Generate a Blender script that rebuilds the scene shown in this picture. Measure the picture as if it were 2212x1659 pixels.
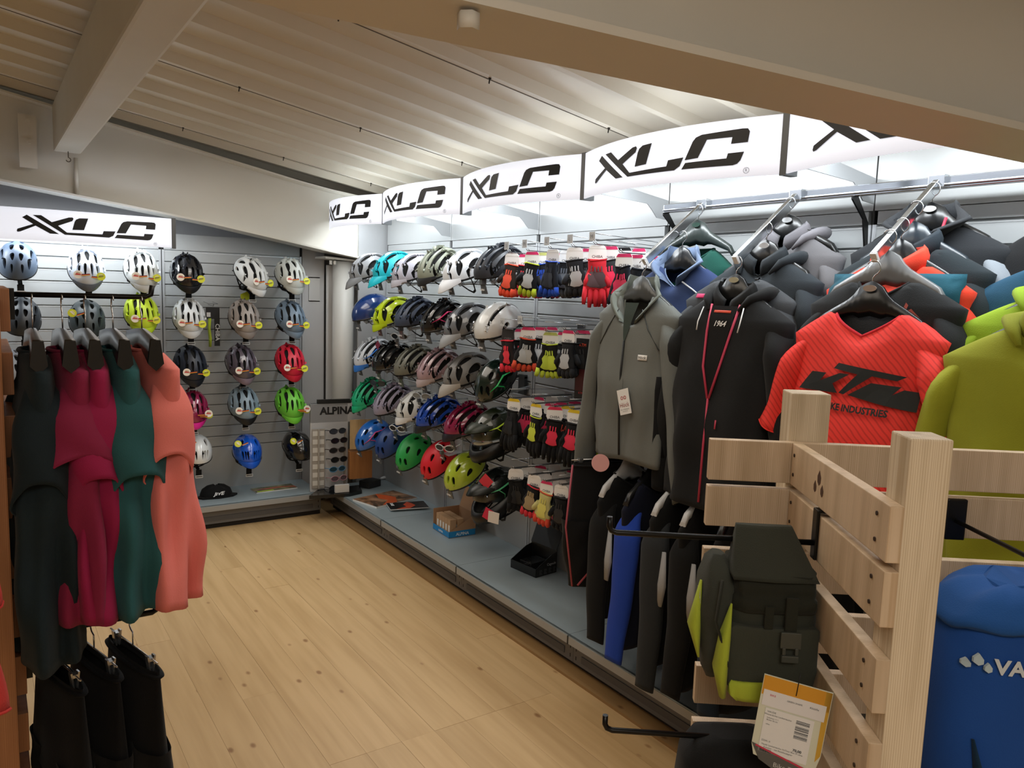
import bpy, bmesh, math, random
from mathutils import Vector, Matrix, Euler
for _o in list(bpy.data.objects): bpy.data.objects.remove(_o)
S = bpy.context.scene
COL = S.collection
PI = math.pi
rnd = random.Random(7)

# ------------------------------------------------------------ camera
FPX, IW, IH = 1683.0, 2212, 1659
def _rot(yaw, pit, rol):
    cy, sy, cp, sp, cr, sr = math.cos(yaw), math.sin(yaw), math.cos(pit), math.sin(pit), math.cos(rol), math.sin(rol)
    M = Matrix(((cy, 0, sy), (-sy, 0, cy), (0, -1, 0)))
    P = Matrix(((1, 0, 0), (0, cp, -sp), (0, sp, cp)))
    Q = Matrix(((cr, -sr, 0), (sr, cr, 0), (0, 0, 1)))
    return (Q @ P @ M.transposed()).transposed()
RM = _rot(.598, .1184, .033)
CAM = Vector((0, 0, 1.65))
cd = bpy.data.cameras.new('camera'); cam = bpy.data.objects.new('camera', cd); COL.objects.link(cam)
cd.sensor_width = 36; cd.lens = FPX / IW * 36; cd.clip_start = .02; cd.clip_end = 60
xr, yd, zf = RM.col[0], RM.col[1], RM.col[2]
cam.matrix_world = Matrix(((xr[0], -yd[0], -zf[0], CAM[0]), (xr[1], -yd[1], -zf[1], CAM[1]), (xr[2], -yd[2], -zf[2], CAM[2]), (0, 0, 0, 1)))
S.camera = cam
def ray(u, v): return RM @ Vector((u - IW / 2, v - IH / 2, FPX))
def on(ax, u, v, val):
    d = ray(u, v); return CAM + d * ((val - CAM[ax]) / d[ax])
def PX(u, v, x): return on(0, u, v, x)      # measured spots turned into places on known planes of the room
def PY(u, v, y): return on(1, u, v, y)
def PZ(u, v, z): return on(2, u, v, z)

# ------------------------------------------------------------ world, light, exposure
S.view_settings.view_transform = 'Standard'; S.view_settings.look = 'None'
S.view_settings.gamma = 1; S.view_settings.use_curve_mapping = False
S.view_settings.exposure = 0.18
W = bpy.data.worlds.new('world'); S.world = W; W.use_nodes = True
W.node_tree.nodes['Background'].inputs[0].default_value = (1, .97, .93, 1)
W.node_tree.nodes['Background'].inputs[1].default_value = .34
def area(name, loc, rot, sx, sy, power, col=(1, 1, 1), spread=PI):
    l = bpy.data.lights.new(name, 'AREA'); l.shape = 'RECTANGLE'; l.size = sx; l.size_y = sy; l.energy = power; l.color = col; l.spread = spread
    o = bpy.data.objects.new(name, l); o.location = loc; o.rotation_euler = rot; COL.objects.link(o); return o
UP = [0.0, .045, 1.01, 1.975]                       # uprights of the back wall units (x)
RY = [5.435, 4.468, 3.504, 2.53, 1.559, .6, -.36]   # uprights of the right wall units (y)
WX, BY = 2.53, 5.72                                 # slatwall faces
WARM = (1, .83, .62); COOL = (.9, .96, 1)
for i in range(6):                                  # fluorescent tubes behind the right header boxes
    area('tube_light', (2.2, (RY[i] + RY[i + 1]) / 2, 2.15), (0, math.radians(-17), 0), .05, .85, 5.9, COOL)
    area('tube_light', (2.2, (RY[i] + RY[i + 1]) / 2, 2.17), (0, math.radians(190), 0), .12, .9, 1.1, COOL)
area('tube_light', (.53, 5.38, 2.0), (math.radians(14), 0, 0), .85, .05, 9, COOL)
area('tube_light', (-.45, 5.38, 2.0), (math.radians(14), 0, 0), .85, .05, 9, COOL)
area('ceiling_lamp_light', (1.12, 1.9, 2.46), (0, 0, 0), 1.0, 1.5, 11, (1, .90, .76))  # fill lights added over the room, no lamps hang here
area('ceiling_lamp_light', (1.12, 3.9, 2.46), (0, 0, 0), 1.0, 1.0, 9, (1, .90, .78))
area('ceiling_lamp_light', (1.2, 4.5, 2.44), (0, 0, 0), .9, .5, 5, (1, .97, .93))
area('ceiling_lamp_light', (-.4, -.9, 2.45), (0, 0, 0), 1.6, 1.2, 35, (1, .92, .82))  # added fill behind the camera for room lamps out of view

# ------------------------------------------------------------ materials
def lin(c):
    if isinstance(c, str): c = [int(c[i:i + 2], 16) / 255 for i in (0, 2, 4)]
    return tuple((x / 12.92 if x <= .04045 else ((x + .055) / 1.055) ** 2.4) for x in c) + (1,)
MC = {}
def mat(c, r=.6, m=0, kind=None, e=0, alpha=1, bump=0):
    key = (c, r, m, kind, e, alpha, bump)
    if key in MC: return MC[key]
    M = bpy.data.materials.new('mat_%s_%s' % (kind or 'plain', c)); M.use_nodes = True
    nt = M.node_tree; b = nt.nodes['Principled BSDF']; N = nt.nodes.new; L = nt.links.new
    col = lin(c)
    b.inputs['Base Color'].default_value = col; b.inputs['Roughness'].default_value = r; b.inputs['Metallic'].default_value = m
    if e: b.inputs['Emission Color'].default_value = col; b.inputs['Emission Strength'].default_value = e
    if alpha < 1: b.inputs['Alpha'].default_value = alpha
    tc = N('ShaderNodeTexCoord')
    def noise(scale, sv=(1, 1, 1), detail=4, coord='Object'):
        mp = N('ShaderNodeMapping'); mp.inputs['Scale'].default_value = sv; L(tc.outputs[coord], mp.inputs[0])
        oi = N('ShaderNodeObjectInfo'); ad = N('ShaderNodeVectorMath'); ad.operation = 'ADD'
        mu = N('ShaderNodeVectorMath'); mu.operation = 'SCALE'; cb = N('ShaderNodeCombineXYZ')
        for k in range(3): L(oi.outputs['Random'], cb.inputs[k])
        L(cb.outputs[0], mu.inputs[0]); mu.inputs['Scale'].default_value = 37.3
        L(mp.outputs[0], ad.inputs[0]); L(mu.outputs[0], ad.inputs[1])
        n = N('ShaderNodeTexNoise'); n.inputs['Scale'].default_value = scale; n.inputs['Detail'].default_value = detail
        L(ad.outputs[0], n.inputs[0]); return n, ad
    def ramp(src, a, b_, c1, c2):
        rp = N('ShaderNodeValToRGB'); rp.color_ramp.elements[0].position = a; rp.color_ramp.elements[1].position = b_
        rp.color_ramp.elements[0].color = c1; rp.color_ramp.elements[1].color = c2; L(src, rp.inputs[0]); return rp
    def dark(k): return (col[0] * k, col[1] * k, col[2] * k, 1)
    if kind in ('wood', 'floor'):
        sv = (14, 14, 1.2) if kind == 'wood' else (14, .9, 14)
        if kind == 'wood': n, ad = noise(2.2, sv, 3)
        else: n, ad = noise(1.6, sv, 3)
        k1 = .80 if kind == 'wood' else .9
        rp = ramp(n.outputs[0], .3, .62, (col[0] * k1, col[1] * k1 * .96, col[2] * k1 * .88, 1), (min(1, col[0] * 1.08), min(1, col[1] * 1.08), min(1, col[2] * 1.08), 1))
        last = rp.outputs[0]
        w = N('ShaderNodeTexWave'); w.inputs['Scale'].default_value = 1.3 if kind == 'wood' else .9; w.inputs['Distortion'].default_value = 7; w.inputs['Detail'].default_value = 2
        w.bands_direction = 'X'; w.inputs['Detail Scale'].default_value = .7
        mp2 = N('ShaderNodeMapping'); mp2.inputs['Scale'].default_value = (5, 5, .35) if kind == 'wood' else (9, .5, 1); L(ad.outputs[0], mp2.inputs[0])
        L(mp2.outputs[0], w.inputs[0])
        rw = ramp(w.outputs[0], 0, .55, (.82, .76, .68, 1) if kind == 'wood' else (.93, .9, .86, 1), (1, 1, 1, 1))
        mx = N('ShaderNodeMix'); mx.data_type = 'RGBA'; mx.blend_type = 'MULTIPLY'; mx.inputs[0].default_value = 1
        L(last, mx.inputs[6]); L(rw.outputs[0], mx.inputs[7]); last = mx.outputs[2]
        if kind == 'floor':
            v = N('ShaderNodeTexVoronoi'); v.inputs['Scale'].default_value = 8.5
            mp3 = N('ShaderNodeMapping'); mp3.inputs['Scale'].default_value = (1, .55, 1); L(tc.outputs['Object'], mp3.inputs[0])
            oi = N('ShaderNodeObjectInfo'); a2 = N('ShaderNodeVectorMath'); a2.operation = 'ADD'; cb = N('ShaderNodeCombineXYZ'); mm = N('ShaderNodeMath'); mm.operation = 'MULTIPLY'; mm.inputs[1].default_value = 51
            L(oi.outputs['Random'], mm.inputs[0]); L(mm.outputs[0], cb.inputs[0]); L(mm.outputs[0], cb.inputs[1]); L(mp3.outputs[0], a2.inputs[0]); L(cb.outputs[0], a2.inputs[1]); L(a2.outputs[0], v.inputs[0])
            rk = ramp(v.outputs['Distance'], .05, .11, (.42, .28, .16, 1), (1, 1, 1, 1))
            m2 = N('ShaderNodeMix'); m2.data_type = 'RGBA'; m2.blend_type = 'MULTIPLY'; m2.inputs[0].default_value = .85
            L(last, m2.inputs[6]); L(rk.outputs[0], m2.inputs[7]); last = m2.outputs[2]
        oi = N('ShaderNodeObjectInfo'); mr = N('ShaderNodeMapRange'); mr.inputs[3].default_value = .93; mr.inputs[4].default_value = 1.05; L(oi.outputs['Random'], mr.inputs[0])
        hs = N('ShaderNodeHueSaturation'); L(mr.outputs[0], hs.inputs['Value']); L(last, hs.inputs['Color']); L(hs.outputs[0], b.inputs['Base Color'])
    elif kind == 'fabric':
        n, ad = noise(6, (1, 1, 1), 3); rp = ramp(n.outputs[0], .3, .7, dark(.88), col); L(rp.outputs[0], b.inputs['Base Color'])
        n2, _ = noise(420, (1, 1, 1), 1); bp = N('ShaderNodeBump'); bp.inputs['Strength'].default_value = .25; bp.inputs['Distance'].default_value = .002
        L(n2.outputs[0], bp.inputs['Height']); L(bp.outputs[0], b.inputs['Normal'])
        b.inputs['Sheen Weight'].default_value = .05; b.inputs['Specular IOR Level'].default_value = .25
    elif kind == 'mesh':      # fabric with fine woven diagonal relief
        w = N('ShaderNodeTexWave'); w.bands_direction = 'DIAGONAL'; w.inputs['Scale'].default_value = 28; w.inputs['Distortion'].default_value = 1.5; w.inputs['Detail'].default_value = 1
        L(tc.outputs['Object'], w.inputs[0]); rp = ramp(w.outputs[0], .05, .35, dark(.72), col); L(rp.outputs[0], b.inputs['Base Color'])
        b.inputs['Specular IOR Level'].default_value = .3
    elif kind == 'paint':
        n, ad = noise(3.5, (1, 1, 1), 4); rp = ramp(n.outputs[0], .3, .7, dark(.95), col); L(rp.outputs[0], b.inputs['Base Color'])
        n2, _ = noise(5, (1, 1, 1), 2); mr = N('ShaderNodeMapRange'); mr.inputs[3].default_value = max(.05, r - .08); mr.inputs[4].default_value = r + .08; L(n2.outputs[0], mr.inputs[0]); L(mr.outputs[0], b.inputs['Roughness'])
    elif kind == 'gloss':
        b.inputs['Coat Weight'].default_value = .8; b.inputs['Coat Roughness'].default_value = .06
    elif kind == 'picture':   # printed photo made of soft blots of colour
        n, ad = noise(9, (1, 1, 1), 3)
        rp = ramp(n.outputs[0], .38, .62, dark(.12), col); rp.color_ramp.elements.new(.5).color = dark(.5); L(rp.outputs[0], b.inputs['Base Color'])
    MC[key] = M; return M
def F(c, **k): return mat(c, k.get('r', .85), 0, 'fabric')
BLK = mat('0c0c0d', .5); BLKF = F('101113'); WHT = mat('e8e8e6', .6); CHR = mat('c9ccd0', .18, 1); SILV = mat('a9acb0', .38, .25, 'paint')
STEEL = mat('dcd9d0', .5, 0, 'paint'); BLKM = mat('101010', .35, .4); WIRE = mat('9fa2a5', .25, .9); CLEAR = mat('a8adb0', .15, 0, None, 0, .55)
SLAT = mat('adb0b1', .34, .12, 'paint')

# ------------------------------------------------------------ object helpers
def put(o, parent=None, loc=None, rot=None):
    COL.objects.link(o)
    if parent is not None: o.parent = parent
    if loc is not None: o.location = loc
    if rot is not None: o.rotation_euler = rot
    return o
def thing(name, label, cat, loc=(0, 0, 0), rot=(0, 0, 0), group=None):
    o = put(bpy.data.objects.new(name, None), None, loc, rot); o.empty_display_size = .05
    o['label'] = label; o['category'] = cat
    if group: o['group'] = group
    return o
def tag(o, label, cat, group=None):
    o['label'] = label; o['category'] = cat
    if group: o['group'] = group
    return o
class MB:
    def __init__(s): s.v = []; s.f = []; s.m = []; s.sm = []
    def add(s, vs, fs, mi=0, smooth=False):
        k = len(s.v); s.v += [tuple(v) for v in vs]; s.f += [tuple(i + k for i in f) for f in fs]; s.m += [mi] * len(fs); s.sm += [smooth] * len(fs)
    def box(s, c, d, rot=None, mi=0, taper=1):
        hx, hy, hz = d[0] / 2, d[1] / 2, d[2] / 2
        vs = [Vector((x * hx * (taper if z > 0 else 1), y * hy * (taper if z > 0 else 1), z * hz)) for z in (-1, 1) for y in (-1, 1) for x in (-1, 1)]
        if rot is not None: R_ = Euler(rot).to_matrix(); vs = [R_ @ v for v in vs]
        c = Vector(c); s.add([v + c for v in vs], [(0, 2, 3, 1), (4, 5, 7, 6), (0, 1, 5, 4), (2, 6, 7, 3), (0, 4, 6, 2), (1, 3, 7, 5)], mi); return s
    def b2(s, a, b, mi=0):
        return s.box([(a[i] + b[i]) / 2 for i in range(3)], [abs(b[i] - a[i]) for i in range(3)], None, mi)
    def loft(s, rings, mi=0, closed=True, cap=(True, True), smooth=True):
        n = len(rings[0]); vs = [v for r in rings for v in r]; fs = []
        for i in range(len(rings) - 1):
            for j in range(n if closed else n - 1):
                a, b = i * n + j, i * n + (j + 1) % n; fs.append((a, b, b + n, a + n))
        s.add(vs, fs, mi, smooth)
        k = len(s.v) - len(vs)
        if closed:
            if cap[0]: s.f.append(tuple(k + j for j in reversed(range(n)))); s.m.append(mi); s.sm.append(False)
            if cap[1]: s.f.append(tuple(k + (len(rings) - 1) * n + j for j in range(n))); s.m.append(mi); s.sm.append(False)
        return s
    def tube(s, pts, r, n=8, mi=0, caps=True, flat=1.0):
        pts = [Vector(p) for p in pts]; rings = []; up = None
        for i, p in enumerate(pts):
            t = (pts[min(i + 1, len(pts) - 1)] - pts[max(i - 1, 0)]).normalized()
            if up is None: up = Vector((0, 0, 1)) if abs(t.z) < .9 else Vector((1, 0, 0))
            a = t.cross(up).normalized(); b = a.cross(t).normalized(); up = b
            rr = r[i] if isinstance(r, (list, tuple)) else r
            rings.append([p + a * rr * math.cos(2 * PI * k / n) + b * rr * flat * math.sin(2 * PI * k / n) for k in range(n)])
        return s.loft(rings, mi, True, (caps, caps))
    def poly(s, pts, z0, z1, mi=0, axis=2):      # prism of a 2D outline
        n = len(pts)
        def P(p, z): return (p[0], p[1], z) if axis == 2 else ((p[0], z, p[1]) if axis == 1 else (z, p[0], p[1]))
        vs = [P(p, z0) for p in pts] + [P(p, z1) for p in pts]
        fs = [tuple(reversed(range(n))), tuple(range(n, 2 * n))] + [(i, (i + 1) % n, (i + 1) % n + n, i + n) for i in range(n)]
        s.add(vs, fs, mi); return s
    def mesh(s, name, mats, bevel=0):
        me = bpy.data.meshes.new(name); me.from_pydata(s.v, [], s.f)
        for m in (mats if isinstance(mats, (list, tuple)) else [mats]): me.materials.append(m)
        me.polygons.foreach_set('material_index', s.m); me.polygons.foreach_set('use_smooth', s.sm)
        bm = bmesh.new(); bm.from_mesh(me); bmesh.ops.recalc_face_normals(bm, faces=bm.faces)
        if bevel: bmesh.ops.bevel(bm, geom=[e for e in bm.edges if e.calc_face_angle(0) > .5], offset=bevel, segments=2, affect='EDGES', profile=.6)
        bm.to_mesh(me); bm.free(); me.update(); return me
    def obj(s, name, mats, parent=None, loc=None, rot=None, bevel=0):
        return put(bpy.data.objects.new(name, s.mesh(name, mats, bevel)), parent, loc, rot)
def inst(name, me, parent=None, loc=None, rot=None, mats=None, scale=None):
    o = put(bpy.data.objects.new(name, me), parent, loc, rot)
    if scale: o.scale = scale if isinstance(scale, (tuple, list)) else (scale,) * 3
    if mats:
        for i, m in enumerate(mats): o.material_slots[i].link = 'OBJECT'; o.material_slots[i].material = m
    return o
def struct(o): o['kind'] = 'structure'; return o
_TC = {}
def text_bm(t, size, bold=.0, shear=0):
    key = (t, size, bold, shear)
    if key not in _TC:
        cu = bpy.data.curves.new('t', 'FONT'); cu.body = t; cu.size = size; cu.align_x = 'CENTER'; cu.align_y = 'CENTER'; cu.offset = bold; cu.shear = shear; cu.resolution_u = 2; cu.fill_mode = 'FRONT'
        ob = bpy.data.objects.new('t', cu); COL.objects.link(ob); me = bpy.data.meshes.new_from_object(ob); bpy.data.objects.remove(ob)
        _TC[key] = ([tuple(v.co) for v in me.vertices], [tuple(p.vertices) for p in me.polygons]); bpy.data.meshes.remove(me)
    return _TC[key]
def text(t, size, m, parent, fn, bold=.0, name='lettering', shear=0):
    """fn maps flat (x, y) onto the carrying surface"""
    vs, fs = text_bm(t, size, bold, shear); me = bpy.data.meshes.new(name); me.from_pydata([fn(v[0], v[1]) for v in vs], [], fs); me.materials.append(m)
    return put(bpy.data.objects.new(name, me), parent)
# ------------------------------------------------------------ the room shell
def zc(x): return 2.74 - .165 * x               # underside of the sloping steel deck
floor = struct(MB().b2((-2.6, -2.6, -.06), (2.75, 6.2, -.025)).obj('floor', mat('8a6b40', .8)))
xb = 2.03; i = 0
while xb > -1.6:                                # boards run towards the back wall
    ys = [-.6, 1.0 + (i % 3) * .31, 2.415 + (i % 4) * .0, 4.1 + ((i * 7) % 5) * .2, 5.4] if 1.0 < xb < 2.03 else [-.6, .7 + ((i * 5) % 4) * .4, 3.0 + ((i * 3) % 4) * .35, 5.4]
    for a, b in zip(ys, ys[1:]):
        w = .137
        o = MB().box((0, 0, 0), (w - .0007, b - a - .001, .024)).obj('board', mat('c2a274', .45, 0, 'floor'), floor, (xb - w / 2, (a + b) / 2, -.012 + rnd.uniform(-.0003, .0003)))
    xb -= .137; i += 1
MB().b2((-2.6, 5.4, -.025), (2.03, 6.2, 0)).obj('board_edge', mat('caa873', .5, 0, 'floor'), floor)
MB().b2((-2.6, -2.6, -.025), (2.75, -.6, 0)).obj('board_edge', mat('caa873', .5, 0, 'floor'), floor)
MB().b2((-2.6, -.6, -.025), (xb, 5.4, 0)).obj('board_edge', mat('caa873', .5, 0, 'floor'), floor)
WALLM = mat('b4b4b5', .7, 0, 'paint')
struct(MB().b2((-2.7, 6.05, -.06), (2.8, 6.15, 3.3)).obj('wall_back', WALLM))
struct(MB().b2((2.66, -2.6, -.06), (2.76, 6.15, 2.35)).obj('wall_right', WALLM))
struct(MB().b2((-2.7, -2.6, -.06), (-2.6, 6.15, 3.3)).obj('wall_left', mat('cfc8ba', .7, 0, 'paint')))
struct(MB().b2((-2.7, -2.7, -.06), (2.8, -2.6, 3.3)).obj('wall_front', mat('cfc8ba', .7, 0, 'paint')))
# ceiling: corrugated steel deck, one sheet per four ribs
DECK = mat('e0d8c8', .38, 0, 'paint')
PIT = .312
base = MB().box((0, 1.75, 0), (5.6, 8.9, .03), None)
ceiling = struct(base.obj('ceiling', DECK, None, (0, 0, 2.74 + .12), (0, math.atan(.165), 0)))
prof = [(0, .045), (.222, .045), (.238, 0), (.274, 0), (.290, .045)]
yy = -2.6; k = 0
while yy < 6.1:
    m = MB()
    for q in range(4):
        y0 = yy + q * PIT
        out = [(y0 + a, b) for a, b in prof] + [(y0 + PIT, .045)]
        pts2 = out + [(p[0], p[1] + .004) for p in reversed(out)]
        m.poly(pts2, -2.8, 2.8, 0, 0)
    m.box((0, yy + .277, .001), (5.6, .004, .006), None, 1)
    o = m.obj('deck_sheet', [DECK, mat('6c6459', .6)], ceiling, (0, 0, -.12))
    for q in range(7):
        s_ = MB().tube([(0, 0, 0), (0, 0, -.022)], .0028, 6).tube([(0, 0, 0), (0, 0, -.005)], .006, 6).obj('screw', mat('3a352e', .5, .6), ceiling, (-1.4 + q * .62, yy + .262, -.12))
    yy += 4 * PIT; k += 1
# steel frame
def ibeam_profile(m, path, w, tf=.012, tw=.01, mi=0):
    """path: list of (x, zbottom, ztop) with the beam's web in a plane y = 0"""
    for (x0, b0, t0), (x1, b1, t1) in zip(path, path[1:]):
        def slab(ya, yb, za0, zb0, za1, zb1):
            m.add([(x0, ya, za0), (x0, yb, za0), (x0, yb, zb0), (x0, ya, zb0), (x1, ya, za1), (x1, yb, za1), (x1, yb, zb1), (x1, ya, zb1)],
                  [(0, 1, 2, 3), (4, 7, 6, 5), (0, 4, 5, 1), (3, 2, 6, 7), (0, 3, 7, 4), (1, 5, 6, 2)], mi)
        slab(-w / 2, w / 2, b0, b0 + tf, b1, b1 + tf); slab(-w / 2, w / 2, t0 - tf, t0, t1 - tf, t1); slab(-tw / 2, tw / 2, b0 + tf, t0 - tf, b1 + tf, t1 - tf)
m = MB(); YB = 5.5
ibeam_profile(m, [(-2.55, 2.62, 3.12), (.11, 2.178, 2.69), (1.25, 2.025, 2.475), (1.86, 1.923, 2.36), (2.08, 1.885, 2.325), (2.64, 1.80, 2.26)], .2)
bb = struct(m.obj('steel_beam', STEEL, None, (0, YB, 0))); 
MB().b2((-.09, -.09, 2.2), (.0, -.1, 2.5)).obj('bolt_plate', STEEL, bb, (.30, .03, .07))
for dz in (0, .12): MB().tube([(0, 0, 0), (0, -.02, 0)], .014, 6).obj('bolt', STEEL, bb, (.262, -.06, 2.42 + dz))
MB().tube([(.5, -.03, 2.36), (.5, -.03, 2.14)], .012, 8).obj('stiffener', STEEL, bb)
MB().tube([(0, 0, 0), (0, 0, -.035)] + [(.012 * math.sin(a), 0, -.047 + .012 * math.cos(a)) for a in [i * .5 for i in range(1, 10)]], .003, 6).obj('hook', mat('6b655a', .4, .8), bb, (.45, -.16, 2.375))
pb = struct(MB().b2((.38, -2.55, 2.375), (.522, YB - .095, 2.64)).obj('steel_beam', STEEL, None, None, None, .012))
# near frame above the photographer's right
m = MB(); ibeam_profile(m, [(0, 0, .3), (2.25, -.105, .17)], .155)
nb = struct(m.obj('steel_beam', STEEL, None, (.02, 1.007, 2.008), (0, 0, math.atan(-.212))))

MB().tube([(0, 0, 0), (0, 0, -.02)], .014, 6).obj('bolt', STEEL, nb, (.50, -.055, -.028))
# column
col = struct(MB().tube([(0, 0, 0), (0, 0, 1.83)], .079, 32).obj('column', mat('d6d4ce', .45, 0, 'paint'), None, (2.252, 5.6, 0)))
MB().box((0, 0, 1.84), (.36, .22, .014), (0, .06, 0)).obj('cap_plate', STEEL, col)
for dx in (-.13, -.1, .1, .13): MB().tube([(dx, -.08, 1.83), (dx, -.08, 1.80)], .011, 6).obj('bolt', STEEL, col)
struct(MB().b2((1.985, 5.74, 0), (2.155, 5.76, 1.95)).obj('trim_1', mat('cdcdce', .6, 0, 'paint')))
struct(MB().b2((2.155, 5.69, 0), (2.42, 5.70, 1.80)).obj('trim_4', mat('cfcfcf', .6, 0, 'paint')))
struct(MB().b2((2.315, 5.46, 0), (2.66, 5.475, 2.2)).obj('trim_2', mat('b3b5b8', .5, 0, 'paint')))
struct(MB().b2((2.03, -2.5, -.024), (2.12, 5.26, .012)).obj('trim_3', mat('94744a', .5, 0, 'floor')))
wu = tag(MB().b2((0, 0, 0), (.095, .03, .19)).b2((.004, -.006, .01), (.091, 0, .18)).obj('junction_box', mat('d2d2d0', .5), None, (2.03, 5.74, 1.52), None, .003), 'pale grey wall box mounted right of the back helmet wall', 'wall box')

# ------------------------------------------------------------ slatwall units
GR = mat('55585b', .5, .3)
def slat_piece(w):
    """one slat: 66 mm face, lipped groove above, local x = width, front faces -y"""
    h = .0765
    prof = [(0, 0), (0, h - .009), (.007, h - .009), (.007, h - .002), (.016, h - .002), (.016, -.0), (0, 0)]
    return prof
SL = {}
def slat_mesh(w):
    if w not in SL:
        h = .0765; m = MB()
        pts = [(0, .002), (0, h - .008), (.003, h - .006), (.012, h - .006), (.012, h + .002), (.018, h + .002), (.018, .002), (.0, .002)][:-1]
        m.poly(pts, -w / 2, w / 2, 0, 0); m.b2((-w / 2, -.0012, h - .0125), (w / 2, .001, h - .0085), 1); SL[w] = m.mesh('slat', [SLAT, mat('dfe2e4', .25, .5)])
    return SL[w]
def unit(name, label, loc, rz, w, zlo, zn, top, depth_shelf, group, has_top=True):
    """shelving unit: local x across, front to -y, origin at floor under the slat face"""
    t = thing(name, label, 'shelving', loc, (0, 0, rz), group)
    sm = slat_mesh(round(w - .034, 3))
    for i in range(zn): inst('slat', sm, t, (0, 0, zlo + i * .0765))
    MB().b2((-w / 2 + .017, .0, .17), (w / 2 - .017, .018, zlo - .003)).obj('lower_panel', SLAT, t)
    zt = zlo + zn * .0765
    if has_top:
        MB().b2((-w / 2 + .017, 0, zt + .002), (w / 2 - .017, .018, zt + .045)).obj('slat', SLAT, t)
        MB().b2((-w / 2 + .003, .001, zt + .048), (w / 2 - .003, .018, top)).obj('top_panel', SLAT, t)
    else: MB().b2((-w / 2 + .017, .002, zt + .002), (w / 2 - .017, .018, top)).obj('top_panel', SLAT, t)
    for s in (-1, 1):
        m = MB().b2((s * (w / 2 - .017), -.004, .17), (s * (w / 2 - .003), .03, zt), 0).b2((s * (w / 2 - .003), .004, .17), (s * w / 2, .03, top), 1)
        m.obj('upright', [mat('b9bcbf', .35, .4), mat('161616', .6)], t)
    d = depth_shelf
    sh = MB().b2((-w / 2 + .001, -d, .166), (w / 2 - .001, 0, .170)).b2((-w / 2 + .001, -d, .132), (w / 2 - .001, -d + .012, .170)).obj('base_shelf', mat('9caab0', .4, .1, 'paint'), t, None, None, .0015)
    MB().b2((-w / 2 + .001, -d - .002, .13), (w / 2 - .001, -d, .164)).obj('shelf_edge', mat('a5a8aa', .35, .3), sh)
    MB().b2((-w / 2 , -d - .004, .128), (-w / 2 + .006, -d + .01, .166)).obj('end_clip', mat('1a1a1a', .5), sh)
    m = MB().b2((-w / 2 + .001, -d + .035, .035), (w / 2 - .001, -d + .05, .13), 0)
    m.b2((-w / 2 + .06, -d + .031, .055), (w / 2 - .06, -d + .036, .085), 1)
    for s in (-1, 1):
        for z in (.06, .1): m.b2((s * (w / 2 - .02) - .002, -d + .034, z - .008), (s * (w / 2 - .02) + .002, -d + .036, z + .008), 2)
    m.obj('plinth', [mat('6f6f70', .45, .3), mat('5c5c5e', .5, .3), mat('111111', .6)], t)
    MB().b2((-w / 2, -d + .055, 0), (w / 2, -d + .075, .035)).obj('foot', mat('1c1713', .7), t)
    return t
for i in range(6):
    w = RY[i] - RY[i + 1]
    if i == 4: w = RY[4] - RY[5]
    unit('slatwall_unit', 'silver slatwall unit on the right wall, %s' % ['farthest bay in the corner', 'second bay from the corner', 'bay holding the glove hooks', 'bay behind the grey jacket', 'bay behind the red jersey', 'bay nearest the camera'][i],
         (WX, (RY[i] + RY[i + 1]) / 2, 0), PI / 2 * -1, w, .385, 20, 2.21, WX - 2.062, 'slatwall units on the right wall')
for i, (a, b) in enumerate([(.045, 1.01), (1.01, 1.975), (-.92, .045)]):
    unit('slatwall_unit', 'grey slatwall unit on the back wall, %s' % ['under the lit header sign', 'right one without header sign', 'left one hidden by the clothes rack'][i], ((a + b) / 2, BY, 0), 0, b - a, .475, 18, 1.96, BY - 5.27, 'slatwall units on the back wall', False)
# lamp brackets under the headers
for y in RY[1:5]:
    MB().poly([(2.14, 2.06), (2.40, 2.045), (2.43, 2.02), (2.46, 1.99), (2.525, 1.985), (2.525, 2.07), (2.3, 2.1), (2.14, 2.08)], y - .002, y + .002, 0, 1).obj('sign_bracket', mat('b4b7ba', .4, .5)).parent = None
for o in [o for o in bpy.data.objects if o.name.startswith('sign_bracket')]:
    tag(o, 'thin grey metal bracket under the lit signs, %s from the corner' % {'': 'first', '.001': 'second', '.002': 'third', '.003': 'fourth'}[o.name[12:]], 'bracket', 'sign brackets')

# ------------------------------------------------------------ lit header signs
def zs(x, y): return ((x * .797e-3 + .058) / .935, ((1535 + .045 * x) - y) / (235 - .046 * x))
XLC = [[(122, 1380), (150, 1362), (340, 1498), (285, 1495), (200, 1440), (108, 1482), (92, 1484), (88, 1476), (92, 1462), (185, 1428)],
       [(185, 1364), (235, 1366), (298, 1415), (402, 1383), (425, 1383), (432, 1392), (424, 1408), (335, 1440), (388, 1487), (612, 1498), (620, 1476), (698, 1478), (682, 1508), (655, 1520), (375, 1502)],
       [(524, 1391), (468, 1389), (447, 1398), (438, 1412), (422, 1468), (495, 1470)],
       [(704, 1490), (738, 1428), (752, 1416), (778, 1411), (945, 1420), (965, 1423), (973, 1434), (968, 1468), (903, 1464), (907, 1442), (802, 1433), (766, 1491)],
       [(690, 1522), (708, 1500), (888, 1510), (893, 1494), (956, 1497), (944, 1524), (932, 1534), (915, 1537)]]
def logo_bm(polys, cuts):
    bm = bmesh.new()
    for P in polys:
        vs = [bm.verts.new((p[0], p[1], 0)) for p in P]; bm.faces.new(vs)
    for i in range(1, cuts):
        bmesh.ops.bisect_plane(bm, geom=bm.verts[:] + bm.edges[:] + bm.faces[:], plane_co=(i / cuts, 0, 0), plane_no=(1, 0, 0))
    bmesh.ops.triangulate(bm, faces=bm.faces)
    bm.verts.index_update(); r = ([tuple(v.co) for v in bm.verts], [tuple(v.index for v in f.verts) for f in bm.faces]); bm.free(); return r
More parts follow.
